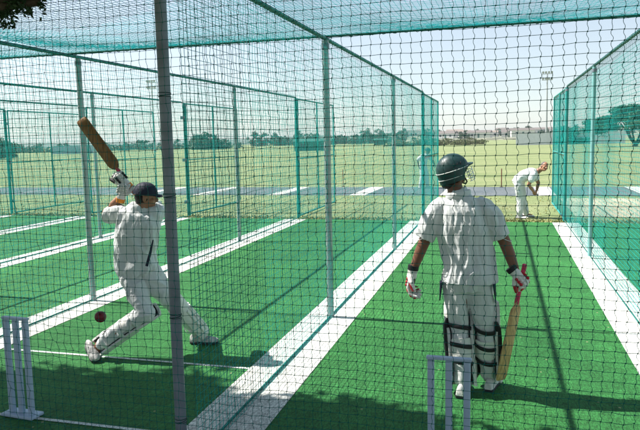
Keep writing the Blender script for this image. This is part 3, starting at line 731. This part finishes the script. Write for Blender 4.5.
S.limb([(-3.30, 5.12, 1.31), (-3.37, 5.12, 1.315), (-3.475, 5.12, 1.30)], [.088, .086, .076]); S.tube([(-3.475, 5.12, 1.30), (-3.47, 5.12, 1.37)], [.066, .056])
S.limb([(-3.03, 5.16, 1.31), (-3.06, 5.27, 1.32), (-3.15, 5.38, 1.35)], [.085, .08, .07])
sh = fuse('shirt', S.mb, M['shirt2'], p1, .007, 3, fold_cloth((12, 10, 4.0), .014, .004, 7.7))
sl = Body(O1); sl.tube([(-2.968, 5.005, 1.10), (-2.99, 4.985, .99), (-3.022, 4.965, .87)], [(.004, .008), (.012, .012), (.014, .010)], n=10); sl.mb.build('dark_strip', M['navy'], sh)  # dark diagonal strip down the right side of the shirt
S = Body(O1)
S.tube([(-3.21, 5.12, .93), (-3.205, 5.12, .84), (-3.20, 5.12, .76)], [(.150, .115), (.165, .128), (.165, .125)], side=(1, .2, 0), n=24)
S.limb([(-3.27, 5.09, .80), (-3.18, 5.03, .62), kA, kA.lerp(aA, .5), kA.lerp(aA, .92)], [.112, .108, .090, .072, .058])
S.limb([(-3.12, 5.14, .80), (-3.03, 5.18, .62), kB, kB.lerp(aB, .5), kB.lerp(aB, .95)], [.108, .100, .080, .070, .056])
fuse('trousers', S.mb, M['trouser'], p1, .007, 3, fold_cloth((9, 9, 7), .013, .004, 1.1))
leg_pad(p1, O1, kA, aA, (-.45, .55, -.75), .066, straps=(.15, .5, .8), top=.10, wing=95, strap='white_trim')
leg_pad(p1, O1, kB, aB, (.8, .55, .1), .066, straps=(.15, .5, .8), top=.12, wing=95, strap='white_trim')
shoe(p1, O1, (-3.65, 4.93, .105), (-3.47, 4.80, .015), 'shoe_worn', up_=(-.45, .1, 1)); shoe(p1, O1, (-2.90, 5.48, .012), (-2.63, 5.54, .012), 'shoe_worn')
glove(p1, O1, lW, (.30, .0, .9), (.2, -.95, .1), 1, (75, 80, 55), 'glove_w', 'glove_w', 'orange'); glove(p1, O1, rW, (-.55, -.3, .8), (.5, -.7, .3), -1, (75, 80, 55), 'glove_w', 'black', 'orange')
def cap(root, org, c, f, u, m):
    q = basis(f, u); c = Vector(c); O = Vector(org); W = lambda x, y, z: c + q @ Vector((x, y, z)) - O; N = 28; rings = []
    for i in range(11):
        t = i/10*math.pi*.5; k = math.cos(t)**.8 if i < 10 else .03
        rings.append([W(.091*k*math.cos(a), (.112*k)*math.sin(a), -.030 + .112*math.sin(t)) for a in np.linspace(0, 2*math.pi, N, endpoint=False)])
    h = MB().ring_loft(rings).build('cap', M[m], root)
    rr = []
    for ext, z in ((0, -.014), (.035, -.014), (.068, -.024)):
        row = [W((.078-.25*ext)*math.sin(a)*1.0, .095 + ext - .05*(1-math.cos(a)), z - .012*math.sin(a)**2) for a in np.linspace(-1.35, 1.35, 13)]
        rr.append(row + [p - (q @ Vector((0, 0, .004))) for p in row[::-1]])
    MB().ring_loft(rr).build('peak', M[m], h); MB().ell(W(0, 0, .080), (.008, .008, .005), 10, 6).build('button', M[m], h)
    sm = MB()
    for k in range(6):
        a = k*math.pi/3; sm.tube([W(.0915*math.cos(t)**.8*math.cos(a), .1125*math.cos(t)**.8*math.sin(a), -.030+.1125*math.sin(t)) for t in np.linspace(0, 1.5, 9)], .0012, 4)
    sm.build('seam', M[m], h)
    return h
cap(p1, O1, HC + Vector((-.005, -.003, .046)), hf1, (0, 0, 1), 'navy')
hb = Body(O1); hb.ell(T1(0, -.030, -.015), (.077, .078, .058), hq1); hb.ell(T1(0, -.055, -.055), (.055, .040, .030), hq1); fuse('hair', hb.mb, M['hair'], p1, .007, 2)
bat(Vector((-3.238, 5.185, 1.50)), Vector((-3.735, 5.15, 2.185)), (.25, -.95, .1), 'willow_dark', 'brown oiled bat raised high by the capped batsman', L=.87, band=True)

# ---- stooping bowler
O3 = Vector((.45, 15.9, 0))
p3 = empty('person', O3, 'grey haired bowler in whites stooping on the grass past the turf', 'person', 'people on the cricket ground')
HC3 = Vector((.945, 15.82, 1.215)); hf3 = Vector((.45, -.80, .05))
B = Body(O3); q3, T3 = head_shapes(B, HC3, hf3, (.45, .0, .9), 1.0)
B.tube([HC3 + Vector((-.03, .02, -.03)), (.79, 15.88, 1.10)], [.054, .065])
B.tube([(.40, 15.9, .86), (.52, 15.9, 1.0), (.64, 15.89, 1.05), (.76, 15.88, 1.07)], [(.13, .08), (.135, .08), (.16, .09), (.10, .08)], side=(0, 1, 0))
e1, w1, e2, w2 = Vector((.60, 15.70, .80)), Vector((.705, 15.70, .655)), Vector((.83, 16.02, .82)), Vector((.79, 15.92, .66))
B.limb([(.70, 15.72, 1.03), e1, (e1+w1)/2, w1], [.052, .043, .040, .029]); B.limb([(.74, 16.05, 1.03), e2, (e2+w2)/2, w2], [.052, .043, .040, .029])
hand_shapes(B, w1, (.35, .25, -.9), (-.4, -.8, -.2), -1, (40, 50, 40)); hand_shapes(B, w2, (-.25, -.3, -.9), (.7, .3, 0), 1, (40, 50, 40))
for hx, y0, fx, y1 in ((.375, 15.82, .41, 15.80), (.42, 15.98, .56, 16.05)):
    B.limb([(hx, y0, .84), (hx+.045, y0, .46), (fx, y1, .09)], [.085, .058, .036]); B.limb([(fx, y1, .07), (fx+.12, y1-.04, .05)], [.034, .03])
fuse('body', B.mb, M['skin'], p3, .0075, 3)
S = Body(O3)
S.tube([(.345, 15.9, .82), (.40, 15.9, .92), (.50, 15.9, 1.00), (.64, 15.89, 1.055), (.74, 15.88, 1.075), (.80, 15.87, 1.09)], [(.165, .13), (.175, .14), (.18, .135), (.205, .135), (.17, .115), (.08, .075)], side=(0, 1, 0), n=26)
S.limb([(.70, 15.74, 1.04), (.655, 15.71, .92)], [.082, .078]); S.limb([(.74, 16.03, 1.04), (.78, 16.04, .93)], [.08, .078])
sh = fuse('shirt', S.mb, M['shirt'], p3, .009, 3, fold_cloth((7, 7, 8), .012, .003, 3.3))
S = Body(O3); S.tube([(.42, 15.9, .93), (.39, 15.9, .88), (.375, 15.9, .80)], [(.17, .13), (.175, .135), (.17, .13)], side=(0, 1, 0), n=24)
S.limb([(.375, 15.82, .82), (.40, 15.82, .62), (.42, 15.82, .45), (.41, 15.80, .12)], [.105, .098, .085, .072]); S.limb([(.41, 15.97, .82), (.45, 15.99, .62), (.475, 16.0, .45), (.555, 16.04, .12)], [.105, .098, .085, .072])
tr = fuse('trousers', S.mb, M['trouser'], p3, .009, 3, fold_cloth((9, 9, 5), .010, .003, 8.8))
st = Body(O3); st.tube([(.365, 15.9, .945), (.335, 15.9, .885), (.322, 15.9, .80)], [(.10, .022)]*3, side=(0, 1, 0)); st.mb.build('waist_stripe', M['blue'], sh)
st = Body(O3); st.tube([(.345, 15.74, .83), (.40, 15.735, .66)], [.012, .010]); st.mb.build('side_stripe', M['blue'], tr)
shoe(p3, O3, (.33, 15.82, 0), (.60, 15.72, 0)); shoe(p3, O3, (.48, 16.08, 0), (.75, 15.99, 0))
hb = Body(O3); hb.ell(T3(0, -.030, .042), (.080, .088, .082), q3); hb.ell(T3(0, -.062, -.02), (.070, .048, .055), q3); fuse('hair', hb.mb, M['grey_hair'], p3, .008, 2)
for k in (-1, 1):
    e = Body(O3); e.ell(T3(k*.030, .083, .002), (.012, .007, .006), q3); e.mb.build('eye', M['black'], p3)
mth = Body(O3); mth.ell(T3(0, .094, -.066), (.022, .006, .005), q3); mth.mb.build('mouth', M['red'], p3)

# ---- far figure behind the net frame
O4 = Vector((-2.88, 25.0, 0))
p4 = empty('person', O4, 'far figure in whites half hidden by the teal net gate left of the helmet', 'person', 'people on the cricket ground')
HC4 = O4 + Vector((.12, 0, 1.44)); hf4 = Vector((.9, -.4, -.1))
B = Body(O4); q4, T4 = head_shapes(B, HC4, hf4, (.15, 0, 1))
B.tube([HC4, O4 + Vector((.06, 0, 1.30))], [.055, .066])
B.tube([O4+Vector(p) for p in ((-.06, 0, .85), (-.04, 0, 1.0), (0, 0, 1.2), (.04, 0, 1.30))], [(.14, .1), (.14, .1), (.17, .11), (.1, .08)], side=(.3, 1, 0))
B.limb([O4+Vector(p) for p in ((-.10, -.12, 1.24), (-.26, -.14, 1.08), (-.20, -.18, .86))], [.052, .042, .03]); B.limb([O4+Vector(p) for p in ((.12, .1, 1.26), (.27, .06, 1.08), (.38, -.06, .92))], [.052, .042, .03])
hand_shapes(B, O4+Vector((-.20, -.18, .86)), (.2, 0, -1), (-1, 0, 0), 1); hand_shapes(B, O4+Vector((.38, -.06, .92)), (.4, -.2, -1), (1, 0, .3), 1)
for hx, fx in ((-.10, -.16), (.0, .10)): B.limb([O4+Vector((hx, 0, .84)), O4+Vector(((hx+fx)/2+.03, 0, .46)), O4+Vector((fx, 0, .09))], [.085, .058, .036]); B.limb([O4+Vector((fx, 0, .07)), O4+Vector((fx+.12, 0, .05))], [.034, .03])
fuse('body', B.mb, M['skin_dark'], p4, .009, 3)
S = Body(O4); S.tube([O4+Vector(p) for p in ((-.06, 0, .84), (-.04, 0, 1.0), (0, 0, 1.2), (.03, 0, 1.28), (.05, 0, 1.34))], [(.175, .14), (.17, .13), (.20, .13), (.16, .11), (.08, .07)], side=(.3, 1, 0))
S.limb([O4+Vector(p) for p in ((-.10, -.12, 1.24), (-.21, -.14, 1.13))], [.08, .075]); S.limb([O4+Vector(p) for p in ((.10, .1, 1.25), (.23, .07, 1.13))], [.08, .072])
fuse('shirt', S.mb, M['shirt'], p4, .012, 3, fold_cloth((8, 8, 5), .010, .003, 1))
S = Body(O4); S.tube([O4+Vector((-.06, 0, .9)), O4+Vector((-.05, 0, .8))], [(.16, .13)]*2, side=(.3, 1, 0))
for hx, fx in ((-.10, -.16), (.0, .10)): S.limb([O4+Vector((hx, 0, .82)), O4+Vector(((hx+fx)/2+.03, 0, .46)), O4+Vector((fx, 0, .12))], [.105, .088, .072])
fuse('trousers', S.mb, M['trouser'], p4, .012, 3)
for fx in (-.16, .10): shoe(p4, O4, O4+Vector((fx-.08, 0, 0)), O4+Vector((fx+.19, -.03, 0)))
cap(p4, O4, HC4 + Vector((0, 0, .046)), hf4, (.15, 0, 1), 'navy')

# ------------------------------------------------------------------ trees
def leaves(clumps, n, size, squash=1.0, droop=.3, seed=1):
    """many leaf-sized quads spread through clumps: (centre, radii)"""
    rg = np.random.default_rng(seed); wts = np.array([c[1][0]*c[1][1]*c[1][2] for c in clumps])**.75; wts /= wts.sum()
    ks = rg.choice(len(clumps), n, p=wts); C = np.array([c[0] for c in clumps])[ks]; Rr = np.array([c[1] for c in clumps])[ks]
    d = rg.normal(size=(n, 3)); d /= np.linalg.norm(d, axis=1)[:, None]; rad = rg.random(n)**.42
    P = C + d*Rr*rad[:, None]*(1+rg.normal(0, .08, n))[:, None]
    a = rg.normal(size=(n, 3)); a[:, 2] *= .6; a[:, 2] -= droop; a /= np.linalg.norm(a, axis=1)[:, None]
    b = np.cross(a, rg.normal(size=(n, 3))); b /= np.linalg.norm(b, axis=1)[:, None]; s = size*(.6+.8*rg.random(n))[:, None]
    V = np.stack([P-a*s, P-b*s*.42, P+a*s, P+b*s*.42], 1).reshape(-1, 3)
    return V, np.arange(n*4).reshape(-1, 4)
def tree(name, loc, label, limbs, clumps, n, size, lm, cat='tree', group=None, seed=1, droop=.3):
    t = empty(name, loc, label, cat, group)
    mb = MB()
    for pts, rr in limbs: mb.tube(pts, rr, 9)
    mb.build('trunk', M['bark'], t)
    V, F = leaves(clumps, n, size, droop=droop, seed=seed); link('crown', np_mesh('crown', V, F), M[lm], t)
    return t
# overhanging tree at the near left: trunk out of view, its crown shades the near end of the lanes
rg = random.Random(11); cl = []; lim = [([(0, 0, 0), (.05, .1, 1.2), (-.05, .15, 2.4), (.1, .1, 3.4)], [.30, .24, .21, .18])]
TL = Vector((-7.2, .4, 0))
def shade_edge(x): return 4.50 + .16*math.sin(x*1.7+.5) + .10*math.sin(x*4.3)
for i in range(330):
    x = rg.uniform(-9.6, -1.0); z = rg.uniform(3.7, 6.2) if x > -7.5 else rg.uniform(3.6, 7.2)
    y = rg.uniform(-5.5, 4.4) if i > 170 else rg.uniform(-.5, 4.4); r = rg.uniform(.36, .68)  # crown also stretched rearward, out of view, to cut sky light
    gx = x + .757*z
    lim_y = shade_edge(gx) - (.55 if gx > -.5 else .0) - (.0 if gx < -.9 else .05)
    if y + r*.62 > lim_y: y = lim_y - r*.62
    if gx > 2.4: continue
    cl.append(((x-TL.x, y-TL.y, z), (r, r, r*.7)))
for i in range(120):                                               # unseen clumps added over the camera to block sky light
    r = rg.uniform(.5, .85); cl.append(((rg.uniform(-2.5, 5.0)-TL.x, rg.uniform(-5.5, 1.2)-TL.y, rg.uniform(4.0, 7.0)), (r, r, r*.7)))
for i in range(60):                                                # dense fringe along the sunny edge
    gx = -6 + 7.6*i/59; z = rg.uniform(4.0, 5.6); r = rg.uniform(.26, .42); x = gx - .757*z; y = shade_edge(gx) - (.50 if gx > -.5 else 0) - r*.8 - rg.uniform(0, .25)
    cl.append(((x-TL.x, y-TL.y, z), (r, r, r*.7)))
for c, r in (((-2.628, 3.009, 2.74), .06), ((-2.57, 3.024, 2.725), .055), ((-2.507, 3.043, 2.735), .05), ((-2.444, 3.06, 2.74), .04), ((-2.60, 3.009, 2.68), .055), ((-2.538, 3.027, 2.69), .045),
             ((-2.632, 2.995, 2.63), .05), ((-2.60, 3.004, 2.61), .03), ((-2.485, 3.043, 2.685), .028), ((-2.422, 3.061, 2.70), .02), ((-2.401, 3.061, 2.66), .010), ((-2.43, 3.05, 2.63), .010), ((-2.6, 3.0, 2.80), .08), ((-2.5, 3.04, 2.80), .07), ((-2.72, 2.98, 2.75), .09), ((-2.75, 2.98, 2.88), .12), ((-2.6, 3.0, 2.95), .12)):
    for k in range(3): cl.append(((c[0]-TL.x + rg.gauss(0, r*.4), c[1]-TL.y + rg.gauss(0, r*.4), c[2] + rg.gauss(0, r*.3)), (r*.8, r*.8, r*.7)))
for i in range(16):
    a = cl[rg.randrange(len(cl)-30)][0]; lim.append(([(.05, .1, rg.uniform(2.2, 3.3)), (a[0]*.4+rg.uniform(-.2, .2), a[1]*.4, 3.3+rg.random()*.8), (a[0]*.75, a[1]*.75, a[2]*.92), (a[0], a[1], a[2])], [.13, .09, .05, .02]))
lim.append(([(.1, .1, 3.2), (2.2, 1.2, 3.9), (3.6, 2.2, 3.5), (4.62, 2.62, 2.76)], [.10, .05, .010, .003]))
big = [c for c in cl if c[1][0] > .24]; small = [c for c in cl if c[1][0] <= .24]
tr_ = tree('shade_tree', TL, 'broad dark leaved tree overhanging the top left corner of the nets', lim, big, 190000, .10, 'leaf_near', seed=3)
V, F = leaves(small, 3800, .015, seed=5); link('hanging_twigs', np_mesh('hanging_twigs', V, F), M['leaf_near'], tr_)

# acacias on the right
def acacia(loc, label, s, seed, group=None):
    r = random.Random(seed); lim = []; cl = []
    lim.append(([(0, 0, 0), (.1, 0, .35)], [.32, .26]))
    for k in range(7):
        a = k*2*math.pi/7 + r.uniform(-.3, .3); ex = r.uniform(1.6, 3.0); hz = r.uniform(1.8, 2.8)
        tip = (math.cos(a)*ex*1.5, math.sin(a)*ex, hz+1.2); lim.append(([(.05, 0, .25), (math.cos(a)*ex*.4, math.sin(a)*ex*.3, hz*.45), (math.cos(a)*ex*.8, math.sin(a)*ex*.7, hz), tip], [.17, .13, .09, .03]))
    for k in range(46):
        a = r.uniform(0, 6.283); d = math.sqrt(r.random()); x = math.cos(a)*d*5.6; y = math.sin(a)*d*4.0; z = 2.6 + r.random()*1.1 + (1-d)*1.7
        if d > .7: z = r.uniform(1.9, 3.3)
        q = r.uniform(.55, 1.15); cl.append(((x, y, z), (q*1.3, q*1.2, q*.5)))
    cl = [(tuple(v*s for v in c), tuple(v*s for v in q)) for c, q in cl]; lim = [([tuple(v*s for v in p) for p in pts], [v*s for v in rr]) for pts, rr in lim]
    return tree('acacia_tree', loc, label, lim, cl, 15000, .19*s, 'leaf_acacia', seed=seed, droop=0, group=group)
acacia((18.6, 103, 0), 'spreading flat topped acacia with forked trunks at the right edge of the field', 1.13, 21)
acacia((27.5, 108, 0), 'flat topped acacia partly out of view beyond the forked one', 1.2, 22)
def bush_tree(name, loc, label, w, d, h, n, size, lm, seed, group=None, trunk_h=.25, cat='tree'):
    r = random.Random(seed); cl = []
    for k in range(26):
        a = r.uniform(0, 6.283); q = math.sqrt(r.random()); z = h*(trunk_h + (1-trunk_h)*r.random()*(1-.45*q*q)); cl.append(((math.cos(a)*q*w*.40, math.sin(a)*q*d*.40, z*.9), (w*r.uniform(.10, .2), d*r.uniform(.10, .2), h*r.uniform(.07, .14))))
    lim = [([(0, 0, 0), (.02*w, 0, h*.3), (-.02*w, 0, h*.6)], [.04*h, .03*h, .015*h]), ([(0, 0, h*.25), (.2*w, .1*d, h*.6)], [.025*h, .01*h]), ([(0, 0, h*.25), (-.2*w, -.1*d, h*.55)], [.025*h, .01*h])]
    return tree(name, loc, label, lim, cl, n, size, lm, seed=seed, group=group, cat=cat)
bush_tree('broadleaf_tree', (-77.5, 84, 0), 'large rounded dark tree at the left edge of the field', 8.5, 7, 4.6, 9000, .16, 'leaf_far', 31, trunk_h=.05)
for i, (x, y, w_, h_) in enumerate(((12.2, 139, 4.5, 3.8), (15.2, 140, 5, 4.4), (18.6, 141, 5, 4.0))):
    bush_tree('hedge_tree', (x, y, 0), ['low dark tree behind the pale wall nearest the bowler', 'tallest dark tree behind the pale wall on the right', 'dark tree behind the pale wall farthest right'][i], w_, 4, h_, 3000, .18, 'leaf_acacia', 40+i, trunk_h=.08)
# distant tree line, individual trees copied from four kinds
protos = []
for k in range(4):
    protos.append(bush_tree('distant_tree', (0, 0, 0), 'x', 6, 5, 4.6 + .5*k, 900, .34, 'leaf_far', 60+k, trunk_h=.06))
def ang_pos(px, D):                                                  # direction measured as azimuth, distance in metres
    az = px; return (-D*math.sin(az), D*math.cos(az))
used = [0]*4
r = random.Random(5); idx = 0
def place_tree(x, y, s, label, group):
    global idx
    k = r.randrange(4)
    if not used[k]: o = protos[k]; used[k] = 1
    else: o = copy_tree(protos[k])
    o.location = (x, y, -.1); o.rotation_euler = (0, 0, r.uniform(0, 6.28)); o.scale = (s*r.uniform(.9, 1.4), s*r.uniform(.9, 1.4), s)
    tag(o, label, 'tree', group); return o
GT = 'trees of the distant tree line on the left'
for i in range(62):
    az = .40 + (.745-.40)*i/61 + r.uniform(-.003, .003); D = r.uniform(205, 245)
    place_tree(*ang_pos(az, D), r.uniform(.5, 1.0)*.62, 'small dark green tree in the distant tree line beyond the left of the field', GT)
for i, (az, D, s) in enumerate(((.440, 180, .8), (.448, 182, 1.15), (.456, 178, .95), (.434, 184, .7), (.426, 181, .75), (.464, 185, .75))):
    place_tree(*ang_pos(az, D), s, ['tall dark tree just right of the thick grey post at the tree line', 'tallest dark tree just right of the thick grey post', 'broad dark tree nearest the thick grey post', 'small dark tree right of the tall clump by the thick post', 'small dark tree second right of the tall clump by the thick post', 'dark tree at the left of the clump by the thick post'][i], 'clump of trees by the thick post')
for i in range(26):
    az = .155 + (.375-.155)*i/25 + r.uniform(-.003, .003); D = r.uniform(250, 285)
    place_tree(*ang_pos(az, D), r.uniform(.7, 1.15)*1.08, 'dark green tree in the dense distant tree line behind the centre posts', 'trees of the distant tree line behind the centre posts')
# low scrub bank
for i in range(12):
    az = .045 + (.175-.045)*i/11 + r.uniform(-.003, .003); D = r.uniform(158, 170)
    h_ = r.uniform(1.2, 2.3) if i != 7 else 3.2
    if i < 3: b0 = None
    if i == 0: sb = bush_tree('bush', (0, 0, 0), 'x', 6, 4, 2.0, 900, .22, 'leaf_olive', 77, trunk_h=.05, cat='bush'); o = sb
    else: o = copy_tree(sb)
    p = ang_pos(az-.012, D); o.location = (p[0], p[1], -.1); o.scale = (r.uniform(.8, 1.2), 1, h_/2); o.rotation_euler = (0, 0, r.uniform(0, 6))
    tag(o, 'olive green bush on the bank beyond the field above the helmet', 'bush', 'bushes on the bank beyond the field')

# ------------------------------------------------------------------ far structures
M['pale_wall'] = mat('pale grey wall', (.68, .70, .76), .8, .06, 2); M['blue_sheet'] = mat('pale blue sheeting', (.34, .44, .55), .7, .1, 2)
M['shed'] = mat('dark green shed', (.03, .13, .10), .6, .15, 2); M['roof_d'] = mat('dark roof', (.16, .14, .13), .8, .2, 2); M['roof_r'] = mat('brown roof', (.26, .21, .18), .8, .2, 2)
M['plaster'] = mat('white plaster', (.70, .69, .66), .8, .08, 2); M['glass'] = mat('dark window', (.04, .05, .06), .2, .1, 2); M['conc'] = mat('grey mast', (.40, .42, .44), .5, .1, 4)
def panel_wall(loc, L, h, ry, label, name, m, cat, bays=6):
    t = empty(name, loc, label, cat, rz=ry); th = .18
    for i in range(bays):
        a = -L/2 + L*i/bays + .08; b = -L/2 + L*(i+1)/bays - .08; MB().box((a, -th/2, 0), (b, th/2, h)).build('panel', M[m], t, False)
    for i in range(bays+1):
        x = -L/2 + L*i/bays; MB().box((x-.08, -th/2-.05, 0), (x+.08, th/2+.05, h+.06)).build('pier', M[m], t, False)
    MB().box((-L/2-.08, -th/2-.08, h+.06), (L/2+.08, th/2+.08, h+.14)).build('coping', M[m], t, False)
panel_wall((13.0, 139.5, 0), 20.5, 2.35, 0, 'long pale grey wall beyond the field behind the bowler', 'boundary_wall', 'pale_wall', 'wall', 7)
panel_wall((-83.5, 112, .3), 7.8, 1.5, R(38), 'pale blue low screen beyond the left of the field', 'screen_wall', 'blue_sheet', 'screen', 4)
def house(loc, w_, d, h, rh, rz, label, group, wallm='plaster', roofm='roof_d', nm='house', cat='house'):
    t = empty(nm, loc, label, cat, group, rz)
    MB().box((-w_/2, -d/2, 0), (w_/2, d/2, h)).build('wall', M[wallm], t, False)
    rf = MB(); e = .25
    rf.v = [(-w_/2-e, -d/2-e, h), (w_/2+e, -d/2-e, h), (w_/2+e, d/2+e, h), (-w_/2-e, d/2+e, h), (-w_/2-e, 0, h+rh), (w_/2+e, 0, h+rh)]
    rf.f = [(0, 1, 5, 4), (2, 3, 4, 5), (0, 4, 3), (1, 2, 5), (3, 2, 1, 0)]; rf.build('roof', M[roofm], t, False)
    for sx in (-.28, .28): MB().box((w_*sx-.5, -d/2-.04, h*.35), (w_*sx+.5, -d/2+.02, h*.75)).build('window', M['glass'], t, False)
    MB().box((-.45, -d/2-.04, 0), (.45, -d/2+.02, h*.78)).build('door', M['shed'], t, False)
    return t
house((-34.2, 116, 0), 6.8, 3, 1.75, .5, R(16), 'long dark green shed beyond the field left of the centre post', None, 'shed', 'shed', 'shed', 'shed')
house((-27.6, 149, .5), 2.6, 2.5, 1.2, .3, R(12), 'small dark green hut beyond the field right of the centre post', None, 'shed', 'shed', 'shed', 'shed')
def hill_mesh(name, az0, az1, D, depth, hfn, m, n=60):
    V = []; F = []
    for j, t in enumerate(np.linspace(0, 1, 9)):
        for i in range(n+1):
            az = az0+(az1-az0)*i/n; d = D+depth*t; p = ang_pos(az, d); V.append((p[0], p[1], -.3 + hfn(i/n)*math.sin(math.pi*min(1, t*1.0))**.8))
    for j in range(8):
        for i in range(n): F.append((j*(n+1)+i, j*(n+1)+i+1, (j+1)*(n+1)+i+1, (j+1)*(n+1)+i))
    o = link(name, np_mesh(name, V, F, True), m); o['kind'] = 'structure'; return o
M['hill'] = mat('dry hillside', (.16, .19, .13), .95, .3, .03, c2=(.24, .24, .17)); M['hill2'] = mat('blue green hill', (.09, .14, .12), .95, .2, .02, c2=(.14, .18, .15))
hill_mesh('hill', -.35, .22, 330, 500, lambda t: 4.2 + 1.4*math.sin(t*9) + .8*math.sin(t*23+1), M['hill'])
hill_mesh('hill', .13, .45, 420, 600, lambda t: 6.5*math.sin(math.pi*t)**.5 + .8*math.sin(t*31), M['hill2'])
hill_mesh('hill', .36, 1.1, 600, 700, lambda t: 5.0 + 1.0*math.sin(t*17), M['hill2'])
rh = random.Random(9)
for i in range(26):
    az = -.28 + (.135+.28)*i/25 + rh.uniform(-.006, .006); D = rh.uniform(345, 470); p = ang_pos(az, D)
    house((p[0], p[1], 1.2 + (D-345)*.018), rh.uniform(6, 13), 7, rh.uniform(2.4, 3.6), rh.uniform(.9, 1.6), az + rh.uniform(-.4, .4), 'small pale house in the distant town on the low hill beyond the field', 'houses of the distant town', 'plaster', rh.choice(['roof_d', 'roof_r', 'roof_d']))
for i in range(22):
    az = -.27 + (.14+.27)*i/21 + rh.uniform(-.008, .008); D = rh.uniform(335, 440); p = ang_pos(az, D)
    o = place_tree(p[0], p[1], rh.uniform(.8, 1.3), 'small dark tree between the houses of the distant town', 'trees among the distant houses'); o.location.z = 1.0 + (D-335)*.018
def mast(loc, h, label):
    t = empty('floodlight_mast', loc, label, 'floodlight', 'floodlight masts round the field')
    MB().tube([(0, 0, 0), (0, 0, h*.5), (0, 0, h)], [.26, .20, .13], 12).build('pole', M['conc'], t)
    fr = MB()
    for z in (h-1.5, h-.1): fr.box((-1.2, -.07, z-.07), (1.2, .07, z+.07))
    for x in (-1.1, 1.1): fr.box((x-.05, -.05, h-1.5), (x+.05, .05, h-.1))
    fr.build('crossarm', M['conc'], t, False)
    for z in (h-1.35, h+.05):
        for x in (-.95, -.33, .33, .95):
            l = MB(); l.tube([(x, -.12, z+.3), (x, -.5, z+.15)], [.16, .27], 12); l.build('lamp', M['conc'], t)
mast((9.9, 161, 0), 16.2, 'tall floodlight mast with a cluster of lamps behind the bowler')
mast((-78.9, 136, 0), 16.2, 'faint tall floodlight mast left of the thick grey post')

# ------------------------------------------------------------------ haze
hb_ = MB(); hb_.box((-1010, -70, -1), (1010, 1510, 18.2)); hz_m = bpy.data.materials.new('haze air'); hz_m.use_nodes = True; t = hz_m.node_tree; t.nodes.clear()
pv = t.nodes.new('ShaderNodeVolumePrincipled'); pv.inputs['Color'].default_value = (.86, .92, 1, 1); pv.inputs['Density'].default_value = .00035; pv.inputs['Anisotropy'].default_value = .3
ov = t.nodes.new('ShaderNodeOutputMaterial'); t.links.new(pv.outputs[0], ov.inputs['Volume'])
hz_o = hb_.build('haze', hz_m, None, False); hz_o['kind'] = 'stuff'; hz_o['label'] = 'thin pale summer haze over the far field'; hz_o['category'] = 'haze'
